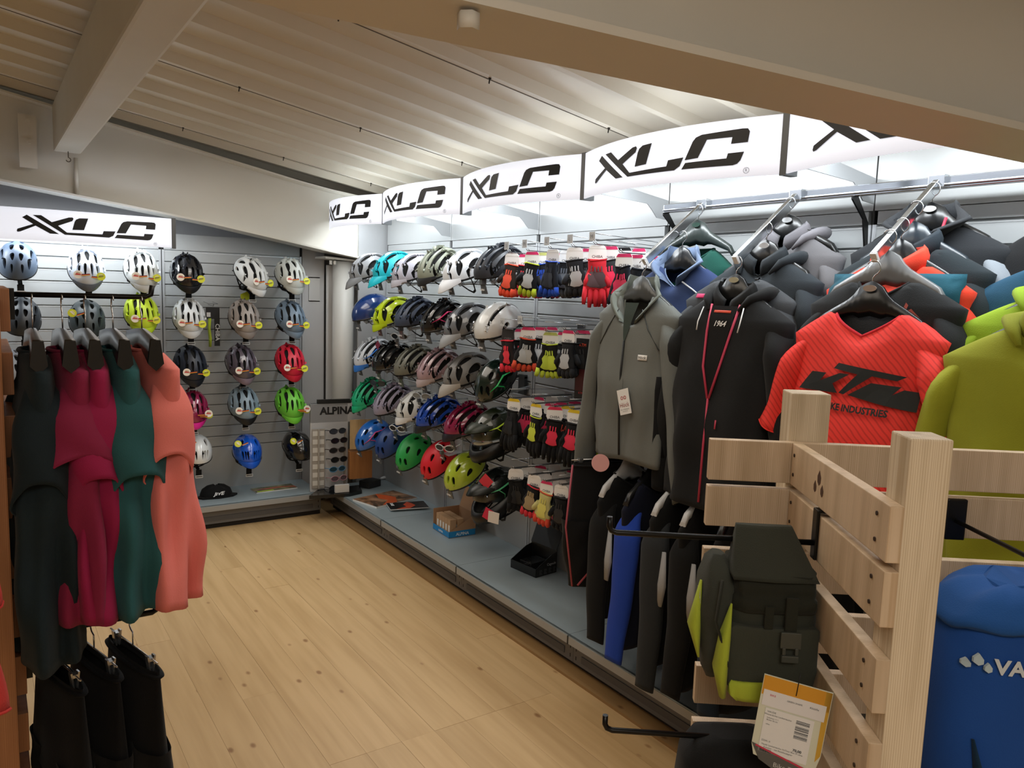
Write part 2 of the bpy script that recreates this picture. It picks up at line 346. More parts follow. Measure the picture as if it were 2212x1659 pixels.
LOGO = logo_bm([[zs(*p) for p in P] for P in XLC], 24)
ring = []
for a in range(20): ring.append((math.cos(a * PI / 10), math.sin(a * PI / 10)))
def header(label, loc, rz, w, h, bow):
    t = thing('header_sign', label, 'sign', loc, (0, 0, rz), 'lit header signs')
    def surf(s, tt, off=0): return (-w / 2 + s * w, -bow * (1 - (2 * s - 1) ** 2) - off, tt * h)
    n = 24; m = MB()
    g = [[surf(i / n, j / 4) for j in range(5)] for i in range(n + 1)]
    vs = [p for c in g for p in c] + [(p[0], p[1] + .006, p[2]) for c in g for p in c]
    N_ = (n + 1) * 5; fs = []
    for i in range(n):
        for j in range(4): a = i * 5 + j; fs.append((a, a + 5, a + 6, a + 1)); fs.append((a + N_, a + N_ + 1, a + N_ + 6, a + N_ + 5))
        fs.append((i * 5, i * 5 + N_, i * 5 + 5 + N_, i * 5 + 5)); fs.append((i * 5 + 4, i * 5 + 9, i * 5 + 9 + N_, i * 5 + 4 + N_))
    m.add(vs, fs, 0, True); m.obj('sign_face', mat('e9eefb', .45, 0, None, .62), t)
    me = bpy.data.meshes.new('logo'); me.from_pydata([surf(v[0], v[1], .0025) for v in LOGO[0]], [], LOGO[1]); me.materials.append(mat('0a0a0c', .5)); put(bpy.data.objects.new('logo', me), t)
    rm = MB(); cx, cz, r_ = zs(968, 1532)[0], .1, .0095
    for i in range(20):
        a, b = ring[i], ring[(i + 1) % 20]
        rm.add([surf(cx + a[0] * r_ * k / w, cz + a[1] * r_ * k / h, .002) for k in (.85, 1)] + [surf(cx + b[0] * r_ * k / w, cz + b[1] * r_ * k / h, .002) for k in (.85, 1)], [(0, 1, 3, 2)])
    rg = rm.obj('registered_mark', mat('77777a', .6), t)
    text('R', .014, mat('77777a', .6), t, lambda x, y: surf(cx + x / w, cz + y / h, .002), name='registered_mark')
    MB().b2((w / 2 - .012, -.006, -.004), (w / 2 + .012, .05, h + .004)).obj('end_post', mat('5b5d5f', .4, .6), t)
    return t
names = ['far small one by the column', 'second from the column', 'third from the column', 'large one above the grey jacket', 'near one cut off by the ceiling beam', 'one beyond the ceiling beam']
for i in range(5):
    header('curved white lit sign with black letters, ' + names[i], (2.05, (RY[i] + RY[i + 1]) / 2 + (.01 if i else -.04), 2.034), -PI / 2, (RY[i] - RY[i + 1]) * (1 if i else .93), .18, .10)
header('flat white lit sign with black letters on the back wall', (.5225, 5.25, 1.848), 0, .955, .178, .03)
# ------------------------------------------------------------ helmets
def short(x): return ' '.join(x.replace(',', '').split(' ')[:16])
PAD = mat('0a0a0b', .9)
def v_(cx, cy, a, b, ang=0):
    a *= 1.08; b *= 1.2; return [(cx, cy, a, b, math.radians(ang))] + ([(cx, -cy, a, b, -math.radians(ang))] if cy else [])
VENTS = {
 'touring': v_(.02, 0, .19, .072) + v_(.46, .13, .17, .045, 6) + v_(.46, .38, .19, .052, 22) + v_(.12, .29, .2, .062, 10) + v_(-.36, .16, .18, .062, 2) + v_(-.3, .47, .18, .066, -12) + v_(.13, .58, .2, .056, 14) + v_(-.66, 0, .1, .05) + v_(.3, .76, .12, .04, 50) + v_(-.22, .76, .13, .045, 0),
 'trail': v_(.3, 0, .16, .075) + v_(-.2, 0, .16, .08) + v_(.55, .2, .14, .07, 20) + v_(.1, .3, .2, .085, 10) + v_(-.4, .34, .18, .09, -8) + v_(.42, .52, .18, .075, 36) + v_(-.02, .66, .2, .085, 8) + v_(-.42, .7, .15, .07, -20) + v_(.76, .36, .1, .05, 30) + v_(.3, .8, .13, .045, 62) + v_(-.15, .87, .12, .05, 90),
 'road': v_(.2, 0, .42, .055) + v_(.25, .2, .45, .055, 8) + v_(.2, .42, .4, .06, 12) + v_(.12, .64, .36, .06, 14) + v_(-.55, .14, .2, .06) + v_(-.5, .42, .22, .065, -14) + v_(.02, .84, .22, .055, 8) + v_(-.5, .7, .14, .06, -30) + v_(.55, .66, .14, .04, 45),
 'urban': v_(.3, .14, .1, .055) + v_(0, .14, .09, .055) + v_(-.3, .16, .1, .06) + v_(.42, .42, .14, .05, 12) + v_(.08, .46, .13, .055) + v_(-.3, .48, .12, .05) + v_(.1, .76, .12, .05, 8) + v_(.62, .2, .12, .04, 8),
 'kid': v_(.6, .2, .11, .05, 14) + v_(.56, .44, .13, .045, 26) + v_(.18, .34, .1, .05, 20) + v_(-.25, .3, .09, .055, -12) + v_(.05, .7, .12, .055, 12) + v_(-.4, .62, .1, .055, -30),
 'youth': v_(.66, .16, .15, .035, 0) + v_(.62, .28, .15, .03, 4) + v_(.58, .42, .16, .045, 8) + v_(.15, .3, .13, .05, 18) + v_(-.25, .24, .1, .06) + v_(0, .7, .13, .05),
 'aero': v_(.25, .36, .42, .045, 10) + v_(-.55, .3, .16, .07, -30) + v_(.2, .78, .14, .05, 10),
 'solid': v_(-.2, .8, .05, .03) + v_(.2, .2, .02, .02),
}
def dome(X, Y, k=1.0, dz=0):
    r = min(1, math.hypot(X, Y)); th = math.atan2(Y, X)
    ph = r * math.radians(98 + 7 * math.cos(2 * th + PI)) 
    a = .150 * (1 + .05 * math.cos(th)); 
    rid = 1 + .018 * math.cos(Y * 15) * (1 - r) 
    return Vector((a * math.sin(ph) * math.cos(th) * k, .102 * math.sin(ph) * math.sin(th) * k, (.113 * math.cos(ph) - .012 * (r * math.cos(th) if math.cos(th) > 0 else 0)) * k * rid + dz))
HS = {}
def shell_mesh(style, N_=72):
    if style in HS: return HS[style]
    vents = VENTS[style]
    def uv(i, j):
        x, y = -1 + 2 * i / N_, -1 + 2 * j / N_
        return x * math.sqrt(1 - y * y / 2), y * math.sqrt(1 - x * x / 2)
    def f(X, Y, v):
        dx, dy = X - v[0], Y - v[1]; c, s_ = math.cos(v[4]), math.sin(v[4]); p, q = (dx * c + dy * s_) / v[2], (-dx * s_ + dy * c) / v[3]
        q *= 1 + .35 * p                                # teardrop, wider to the front
        return p * p + q * q, p, q
    P = {}; 
    bm = bmesh.new(); V = {}
    for i in range(N_ + 1):
        for j in range(N_ + 1): P[i, j] = uv(i, j)
    fs = []
    for i in range(N_):
        for j in range(N_):
            cx = sum(P[i + a, j + b][0] for a in (0, 1) for b in (0, 1)) / 4; cy = sum(P[i + a, j + b][1] for a in (0, 1) for b in (0, 1)) / 4
            if any(f(cx, cy, v)[0] < 1 for v in vents): continue
            fs.append((i, j))
    fset = set(fs)
    for (i, j) in P:                                    # slide rim vertices onto the vent outline
        near = [((i + a) in range(N_) and (j + b) in range(N_) and (i + a, j + b) not in fset) for a in (-1, 0) for b in (-1, 0)]
        X, Y = P[i, j]
        if any(near) and not all(near) and X * X + Y * Y < .88:
            for v in vents:
                g, p, q = f(X, Y, v)
                if g < 2.4:
                    k = 1 / math.sqrt(g); c, s_ = math.cos(v[4]), math.sin(v[4]); p, q = p * k * v[2], q * k / (1 + .35 * p * k) * v[3]
                    X, Y = v[0] + p * c - q * s_, v[1] + p * s_ + q * c; break
        V[i, j] = bm.verts.new(dome(X, Y))
    for i, j in fs: bm.faces.new((V[i, j], V[i + 1, j], V[i + 1, j + 1], V[i, j + 1]))
    bmesh.ops.delete(bm, geom=[v for v in bm.verts if not v.link_faces], context='VERTS')
    bmesh.ops.recalc_face_normals(bm, faces=bm.faces)
    s_ = sum(f_.normal.dot(f_.calc_center_median()) for f_ in bm.faces)
    if s_ < 0: bmesh.ops.reverse_faces(bm, faces=bm.faces)
    bm.normal_update(); outer = bm.faces[:]; bnd = [e for e in bm.edges if len(e.link_faces) == 1]
    twin = {v: bm.verts.new(v.co - v.normal * .012) for v in bm.verts[:]}
    for f_ in outer: bm.faces.new([twin[v] for v in reversed(f_.verts)])
    for e in bnd:
        l = e.link_faces[0].loops[:]
        for lp in l:
            if lp.edge == e: a_, b_ = lp.vert, lp.link_loop_next.vert
        bm.faces.new((b_, a_, twin[a_], twin[b_]))
    bm.normal_update()
    for f_ in bm.faces: f_.smooth = True
    for e in bm.edges:
        if len(e.link_faces) == 2 and e.calc_face_angle(0) > .7: e.smooth = False
    me = bpy.data.meshes.new('shell'); bm.to_mesh(me); bm.free(); me.materials.append(PAD); HS[style] = me; return me
def _liner():
    m = MB(); n = 26; g = []
    for i in range(n + 1):
        for j in range(n + 1):
            x, y = -1 + 2 * i / n, -1 + 2 * j / n; g.append(dome(x * math.sqrt(1 - y * y / 2) * .985, y * math.sqrt(1 - x * x / 2) * .985, .84, -.001))
    m.add(g, [(i * (n + 1) + j, (i + 1) * (n + 1) + j, (i + 1) * (n + 1) + j + 1, i * (n + 1) + j + 1) for i in range(n) for j in range(n)], 0, True)
    return m.mesh('liner', PAD)
LINER = _liner()
def _rim():
    m = MB(); pts = [dome(math.cos(a) * .995, math.sin(a) * .995, .975) for a in [i * PI / 18 for i in range(37)]]
    m.tube(pts, .0065, 6, 0, False); return m.mesh('rim_trim', PAD)
RIM = _rim()
def _visor(ln, peak):
    m = MB(); top = []; bot = []; n = 16
    for i in range(n + 1):
        a = math.radians(-50 + 100 * i / n); b0 = dome(math.cos(a) * .97, math.sin(a) * .97, 1.02); c = math.cos(a * 1.7)
        top.append([b0 + Vector((0, 0, .012)), b0 + Vector((ln * .55 * max(0, c), 0, .004 - peak * .3 * max(0, c))), b0 + Vector((ln * max(0, c), math.sin(a) * -.012 * c, -.006 - peak * max(0, c)))])
    vs = [p for r in top for p in r] + [p - Vector((0, 0, .004)) for r in top for p in r]; K = (n + 1) * 3; fs = []
    for i in range(n):
        for j in range(2): a = i * 3 + j; fs += [(a, a + 3, a + 4, a + 1), (a + K, a + K + 1, a + K + 4, a + K + 3)]
        fs.append((i * 3 + 2, i * 3 + 5, i * 3 + 5 + K, i * 3 + 2 + K))
    m.add(vs, fs, 0, True); return m.mesh('visor', PAD)
VIS = {'short': _visor(.022, .020), 'long': _visor(.058, .036)}
def _strap():
    m = MB()
    for s in (-1, 1):
        m.tube([(.05, s * .088, -.005), (.035, s * .075, -.07), (.015, s * .035, -.115), (.01, 0, -.13)], .007, 6, 0, True, .25)
        m.tube([(-.06, s * .085, -.01), (-.01, s * .08, -.05), (.03, s * .076, -.07)], .006, 6, 0, True, .25)
    return m.mesh('strap', BLKF)
STRAP = _strap()
def _cradle():
    m = MB(); m.tube([(-.04, -.08, -.02), (-.1, -.055, -.055), (-.118, 0, -.065), (-.1, .055, -.055), (-.04, .08, -.02)], .010, 6, 0, True, .4)
    m.tube([(-.105, 0, -.01), (-.118, 0, -.065)], .012, 6).tube([(-.122, 0, -.06), (-.132, 0, -.06)], .014, 10)
    return m.mesh('rear_cradle', PAD)
CRADLE = _cradle()
_t = MB().tube([(0, -.002, 0), (0, .002, 0)], .0245, 20, 0); _t.poly([(-.017, -.004), (.012, -.003), (.017, .004), (-.010, .007)], -.0035, -.0022, 1, 1); _t.poly([(-.012, .009), (.012, .009), (.008, .012), (-.008, .012)], -.0035, -.0022, 2, 1)
TAGW, TAGY = mat('efe6d8', .5), mat('d9dc2b', .5); RED, GOLD = mat('c8242a', .5), mat('e0a91e', .5)
ROUND = _t.mesh('round_tag', [TAGW, mat('c4483f', .5), mat('b59a55', .5)])
_t = MB()
for q, c in enumerate((0, 1, 2)): _t.b2((0, -.0012, .0035 - q * .0035), (.046, .0012, .007 - q * .0035), c)
RIB = _t.mesh('ribbon', [mat('16130f', .5), RED, GOLD])
def helmet(style, color, label, loc, rot, group, fin='matte', visor=None, vcol=None, lower=None, size=1.0, strap=True, accent=None):
    t = thing('bike_helmet', label, 'helmet', loc, rot, group); t.scale = (size,) * 3
    cm = mat(color, .2, 0, 'gloss') if fin == 'gloss' else mat(color, .42, .0, 'paint')
    inst('shell', shell_mesh(style), t, mats=[cm]); inst('liner', LINER, t); inst('rim_trim', RIM, t, mats=[mat(lower, .35) if lower else PAD])
    inst('rear_cradle', CRADLE, t)
    if visor: inst('visor', VIS[visor], t, mats=[mat(vcol or color, .4)])
    if strap: inst('strap', STRAP, t)
    for am in (accent_mesh(style) if accent else []): inst('decal', am, t, mats=[mat(accent, .35)])
    return t
AM = {}
def accent_mesh(style):
    if 'a' not in AM:
        AM['a'] = []
        for s in (-1, 1):
            pts = [dome(x, s * (y + .0), 1.012) for x, y in ((.55, .5), (.3, .62), (0, .6), (-.3, .68), (-.5, .6))]
            AM['a'].append(MB().tube(pts, [.003, .011, .013, .01, .002], 6, 0, True, .3).mesh('decal', PAD))
            AM['a'].append(MB().tube([dome(x, s * y, 1.012) for x, y in ((.3, .62), (.2, .8), (.25, .92))], [.010, .008, .003], 6, 0, True, .3).mesh('decal', PAD))
    return AM['a']
def back_tags(t, mode):
    """round hang tags joined by flag ribbons across the brow of a helmet; helmet axes: +x front, z up"""
    q = (0, 0, PI / 2)
    if mode == 0: return
    def put_(me, nm, p, spin=0, m=None):
        # tags face the front-top of the helmet: local -y -> direction (.75,0,.66)
        R_ = Matrix(((0, -.72, .69), (1, 0, 0), (0, -.69, -.72)))
        R_ = Matrix(((0, -.72, -.69), (1, 0, 0), (0, -.69, .72)))
        o = inst(nm, me, t, mats=m); o.matrix_local = Matrix.Translation(p) @ R_.to_4x4() @ Matrix.Rotation(spin, 4, 'Y'); return o
    a = -.055 if mode != 3 else .02
    if mode in (1, 2):
        put_(ROUND, 'round_tag', (.125, -.058, .052), .1); put_(ROUND, 'round_tag', (.13, .066, .045), -.2, [TAGY, mat('8d8d3a', .5), TAGW])
        put_(RIB, 'ribbon', (.134, -.040, .054), -.1); put_(RIB, 'ribbon', (.136, .0, .045), .08)
    if mode == 3:
        put_(ROUND, 'round_tag', (.125, .085, .052), .1); put_(ROUND, 'round_tag', (.115, .09, .03), -.2, [TAGY, mat('8d8d3a', .5), TAGW])
        put_(RIB, 'ribbon', (.139, .015, .055), 0); put_(RIB, 'ribbon', (.139, .03, .042), .06)
    if mode == 4:
        put_(ROUND, 'round_tag', (.07, -.085, .11), .8, [TAGY, TAGW, TAGW]); put_(RIB, 'ribbon', (.09, -.06, .108), -.35)
_h = MB().tube([(0, .29, .02), (0, .12, .0), (0, .02, -.03)], .012, 8, 0, True, .6).box((0, .06, .03), (.07, .10, .03), (-.5, 0, 0)).box((0, -.004, -.055), (.035, .01, .05))
HOLD = _h.mesh('arm', PAD)
_h = MB().b2((-.024, -.0035, -.009), (.024, .0, .009), 0).b2((-.02, -.005, -.003), (.02, -.0034, .0035), 1)
PLATE = _h.mesh('price_label', [WHT, mat('5a5a5a', .6)])
GREYH = mat('5f6265', .25, .1); 
_h = MB().box((0, 0, -.022), (.042, .004, .04), (.25, 0, 0), 0, .8).box((0, -.006, .006), (.02, .02, .02), None, 0)
PLG = _h.mesh('name_plate', [GREYH])
_h = MB().tube([(0, .30, .03), (0, .05, -.005)], .009, 8).tube([(0, .05, -.005), (0, .03, .012)], .018, 8); 
ARMG = _h.mesh('arm', CLEAR)
ALT = text_bm('ALPINA', .0105, .0004)
_alp = bpy.data.meshes.new('lettering'); _alp.from_pydata([(v[0], -.0075 - .25 * 0, v[1] - .026) for v in ALT[0]], [], ALT[1]); _alp.materials.append(mat('e8e8e8', .5))
def holder(kind, loc, rz, label):
    if kind == 'black':
        t = thing('helmet_holder', label, 'display holder', loc, (0, 0, rz), 'black helmet holders on the back wall')
        inst('arm', HOLD, t); inst('price_label', PLATE, t, (0, -.012, -.075))
    else:
        t = thing('helmet_holder', label, 'display holder', loc, (0, 0, rz), 'grey helmet holders on the right wall')
        inst('arm', ARMG, t); inst('name_plate', PLG, t, (0, -.015, -.012), scale=1.3); inst('lettering', _alp, t, (0, -.016, -.012), scale=1.3)
    return t
bp = [ # u, v, style, colour, label, finish, visor, visor colour, tag mode
 (38, 566, 'urban', '55657a', 'smooth blue-grey city helmet with blue patches, top row far left', 'matte', None, None, 0),
 (186, 578, 'touring', 'd3dcea', 'white touring helmet with grey lower rim, above the clothes rail', 'gloss', 'short', '5b6068', 1),
 (305, 582, 'touring', 'dde2e2', 'white and silver touring helmet next to the middle upright, top row', 'gloss', 'short', 'c8cbcb', 1),
 (403, 588, 'touring', '14161c', 'glossy black touring helmet, top row of the right unit', 'gloss', 'short', '101114', 1),
 (541, 594, 'touring', 'd5d8d8', 'white touring helmet turned sideways above the neon card', 'matte', 'short', 'dddfe0', 2),
 (627, 595, 'touring', 'c6cbc7', 'silver white touring helmet at the right end of the top row', 'matte', 'short', 'b5b9b4', 1),
 (47, 686, 'urban', '2d3238', 'dark grey city helmet behind the hanger of the dark dress', 'matte', None, None, 0),
 (188, 690, 'urban', '3a4346', 'dark grey-green city helmet behind the pink shirts, yellow oval tag', 'matte', None, None, 4),
 (305, 676, 'touring', 'cbe63a', 'neon yellow touring helmet under the end of the clothes rail', 'matte', 'short', 'bfe02c', 1),
 (408, 684, 'touring', 'd6dadd', 'matte white touring helmet left of the sleeve pack', 'matte', 'short', 'cfd3d6', 1),
 (527, 686, 'touring', '9c938d', 'taupe silver touring helmet below the neon card', 'matte', 'short', '8d8580', 1),
 (627, 686, 'touring', '6d7f91', 'slate blue touring helmet second from top at the right end', 'matte', 'short', '74879a', 1),
 (25, 800, 'urban', '8d9096', 'silver and black city helmet at the far left, two yellow tags', 'matte', None, None, 1),
 (330, 795, 'touring', '41565a', 'dark teal touring helmet half hidden behind the coral shirt', 'matte', None, None, 0),
 (411, 786, 'touring', '252b38', 'matte navy black touring helmet in the middle row', 'matte', 'short', '171b24', 1),
 (521, 783, 'touring', '57505c', 'shiny dark mauve touring helmet in the middle row', 'gloss', 'short', '80707e', 1),
 (626, 780, 'touring', 'cc1f3a', 'bright red touring helmet at the right end', 'matte', 'short', 'c31a35', 1),
 (35, 905, 'urban', 'b79ac6', 'purple and white child helmet at the far left behind the dark dress', 'gloss', None, None, 2),
 (415, 880, 'touring', '8f1e4a', 'burgundy touring helmet with a hot pink visor', 'gloss', 'short', 'ec2aa0', 3),
 (526, 872, 'touring', '8296a4', 'pale blue-grey touring helmet with a black visor', 'matte', 'short', '17191b', 1),
 (626, 871, 'touring', '6cc23c', 'lime green touring helmet with tags hanging right', 'matte', 'short', '74d040', 3),
 (425, 974, 'youth', 'dfe2e2', 'glossy white child helmet in the bottom row', 'gloss', None, None, 4),
 (534, 973, 'youth', '1557c8', 'glossy royal blue child helmet in the bottom row', 'gloss', 'short', '1557c8', 4),
 (642, 964, 'solid', '0e0f12', 'smooth glossy black child helmet beside the sunglasses stand', 'gloss', None, None, 4),
]
for i, (u, v, st, c, lb, fn, vs, vc, tm) in enumerate(bp):
    p = PY(u, v, 5.43); yaw = -PI / 2 + rnd.uniform(-.08, .08) + (.45 if (u, v) == (541, 594) else 0) + (.2 if u == 642 else 0)
    til = math.radians(38) + rnd.uniform(-.08, .08) - (.25 if v > 960 else 0)
    h = helmet(st, c, lb, p, (0, til, yaw), 'helmets on the back wall', fn, vs, vc, size=.98 if v < 960 else .95)
    back_tags(h, tm)
    holder('black', (p.x + .01, p.y + .0, p.z - .10), 0, short('black foam support with price strip under the ' + lb))
lowers = [(800, 583, 'trail', '87888b', 'grey trail helmet with long visor, farthest in the top row', 'matte', 'long', '808285'),
 (853, 581, 'trail', '16b3c4', 'bright turquoise helmet in the top row', 'matte', 'long', '14b5c6'),
 (897, 587, 'trail', 'a9a8b4', 'silver lilac helmet between the turquoise and olive ones', 'matte', 'short', 'b9b9c4'),
 (950, 577, 'road', '8b9080', 'sage green helmet with black rim, tallest in the top row', 'matte', 'short', '26282a'),
 (1010, 583, 'trail', 'e3e8ee', 'white trail helmet with long white visor', 'matte', 'long', 'e9edf2'),
 (1082, 577, 'road', '30343b', 'matte anthracite road helmet beside the first gloves', 'matte', None, None),
 (805, 671, 'solid', '17356e', 'glossy dark blue helmet without openings', 'gloss', None, None),
 (852, 679, 'trail', 'c2dc22', 'neon yellow helmet with wide openings, second row', 'gloss', 'short', 'b9d41c'),
 (900, 683, 'road', '3a4457', 'matte slate blue helmet, second row', 'matte', None, None),
 (960, 690, 'road', '121315', 'glossy black helmet with a pink stripe', 'gloss', None, None),
 (1014, 699, 'trail', '6e7176', 'glossy dark grey helmet with long pale visor', 'gloss', 'long', '9da0a3'),
 (1078, 701, 'aero', 'd9dad8', 'smooth white city helmet with black stripe openings', 'gloss', None, None),
 (808, 766, 'road', 'c8ced6', 'white helmet with blue visor edge, farthest in the third row', 'matte', 'short', '2a6fc4'),
 (850, 776, 'road', '15181a', 'glossy black helmet, third row', 'gloss', None, None),
 (899, 786, 'road', '6f7065', 'taupe and black helmet, third row', 'matte', None, None),
 (950, 795, 'road', 'a98e95', 'dusty rose helmet, third row', 'gloss', 'short', 'b3a6a8'),
 (1012, 806, 'trail', '7d7c7b', 'grey helmet with peach tipped visor', 'matte', 'long', 'a9a49d'),
 (1073, 822, 'kid', '10221c', 'glossy black and green helmet, nearest in the third row', 'gloss', None, None),
 (803, 853, 'road', '17a877', 'sea green helmet, farthest in the fourth row', 'matte', 'short', '15a673'),
 (851, 867, 'road', '958fa3', 'lilac grey helmet, fourth row', 'matte', None, None),
 (905, 880, 'trail', 'd3d6d5', 'white helmet with long openings, fourth row', 'matte', 'short', 'd8dada'),
 (950, 896, 'road', '1948ac', 'glossy royal blue helmet with black visor', 'gloss', 'short', '22262b'),
 (1013, 914, 'road', '8d1f49', 'glossy burgundy helmet with black visor', 'gloss', 'short', '24202a'),
 (806, 941, 'kid', '2167bd', 'blue child helmet with pink pattern, farthest in the fifth row', 'gloss', None, None),
 (850, 953, 'kid', '1e3f7c', 'matte navy child helmet, fifth row', 'matte', None, None),
 (895, 976, 'kid', '27a04b', 'green child helmet, fifth row', 'matte', None, None),
 (952, 993, 'kid', 'e02233', 'red child helmet, fifth row', 'matte', None, None),
 (1007, 1019, 'kid', 'b5cd3c', 'lime yellow child helmet, nearest in the fifth row', 'gloss', None, None)]
for (u, v, st, c, lb, fn, vs, vc) in lowers:
    p = PX(u, v, 2.24); til = math.radians(24 + rnd.uniform(-5, 5)); yaw = PI + rnd.uniform(-.12, .12)
    if st == 'kid': til += .25
    h = helmet(st, c, lb, p, (0, til, yaw), 'helmets on the right wall', fn, vs, vc, lower='101012' if fn == 'gloss' else None, size=1.0 if st != 'kid' else .95,
               accent={(1073, 822): '22b45e', (960, 690): 'c2245e', (806, 941): 'c23a77', (808, 766): '2a6fc4'}.get((u, v)))
    holder('grey', (p.x - .085, p.y + .0, p.z - .075), -PI / 2, short('grey lettered holder under the ' + lb))
# full-face helmets
def fullface(loc, c1, c2, label, goggle):
    t = thing('full_face_helmet', label, 'helmet', loc, (0, math.radians(12), PI + .1), 'full face helmets')
    inst('shell', shell_mesh('kid'), t, mats=[mat(c1, .3, 0, 'gloss')]); inst('liner', LINER, t); inst('visor', VIS['long'], t, (-.02, 0, .03), (0, -.25, 0), mats=[mat(c1, .35)])
    for am in accent_mesh('a'): inst('decal', am, t, mats=[mat(c2, .35)])
    m = MB(); rings = []
    for i in range(25):
        a = math.radians(-125 + 250 * i / 24); ca, sa = math.cos(a), math.sin(a)
        x = .135 * ca + (.03 if ca > 0 else 0) * ca; y = .098 * sa; fr = max(0, ca)
        zt, zb = -.075 * fr + .0 * (1 - fr) + (.01 if ca < 0 else 0), -.135 + .03 * (1 - fr)
        n_ = Vector((ca, sa, 0)) * .011
        rings.append([Vector((x, y, zt)) + n_, Vector((x, y, (zt + zb) / 2)) + n_ * 1.7, Vector((x, y, zb)) + n_, Vector((x, y, zb)) - n_, Vector((x, y, zt)) - n_])
    m.loft(rings); m.obj('chin_bar', mat('121314', .4), t)
    text('ALPINA', .022, mat('a8abaa', .5), t, lambda x, y: (.02 - x, .115, -.09 + y))
    text('ALPINA', .022, mat('a8abaa', .5), t, lambda x, y: (.06 + x * .9, -.109 + x * .12, -.1 + y))
    if goggle:
        m = MB(); g = []
        for i in range(13):
            a = math.radians(-62 + 124 * i / 12); g.append([(.142 * math.cos(a), .094 * math.sin(a), .01), (.158 * math.cos(a), .1 * math.sin(a), -.03), (.15 * math.cos(a), .096 * math.sin(a), -.07), (.13 * math.cos(a), .085 * math.sin(a), -.03)])
        m.loft([[Vector(p) for p in r] for r in g], 0); m.obj('goggle_lens', mat('9aa2aa', .1, .85), t)
        MB().tube([(0, .108, -.02), (.06, .1, -.03), (.1, .08, -.03)], .017, 6, 0, True, .3).obj('goggle_band', mat('8a8f92', .5), t)
    inst('strap', STRAP, t, (0, 0, -.05)); return t
p = PX(1073, 925, 2.22); fullface(p, '18200f', 'a9c82c', 'black and lime full face helmet with mirrored goggle in the fourth row', True)
p = PX(1077, 1055, 2.22); fullface(p, '0f1512', '4fae78', 'black full face helmet with green marks below the hooks of fingerless gloves', False)
for q, (u, v) in enumerate([(1040, 790), (1065, 1075)]): pass
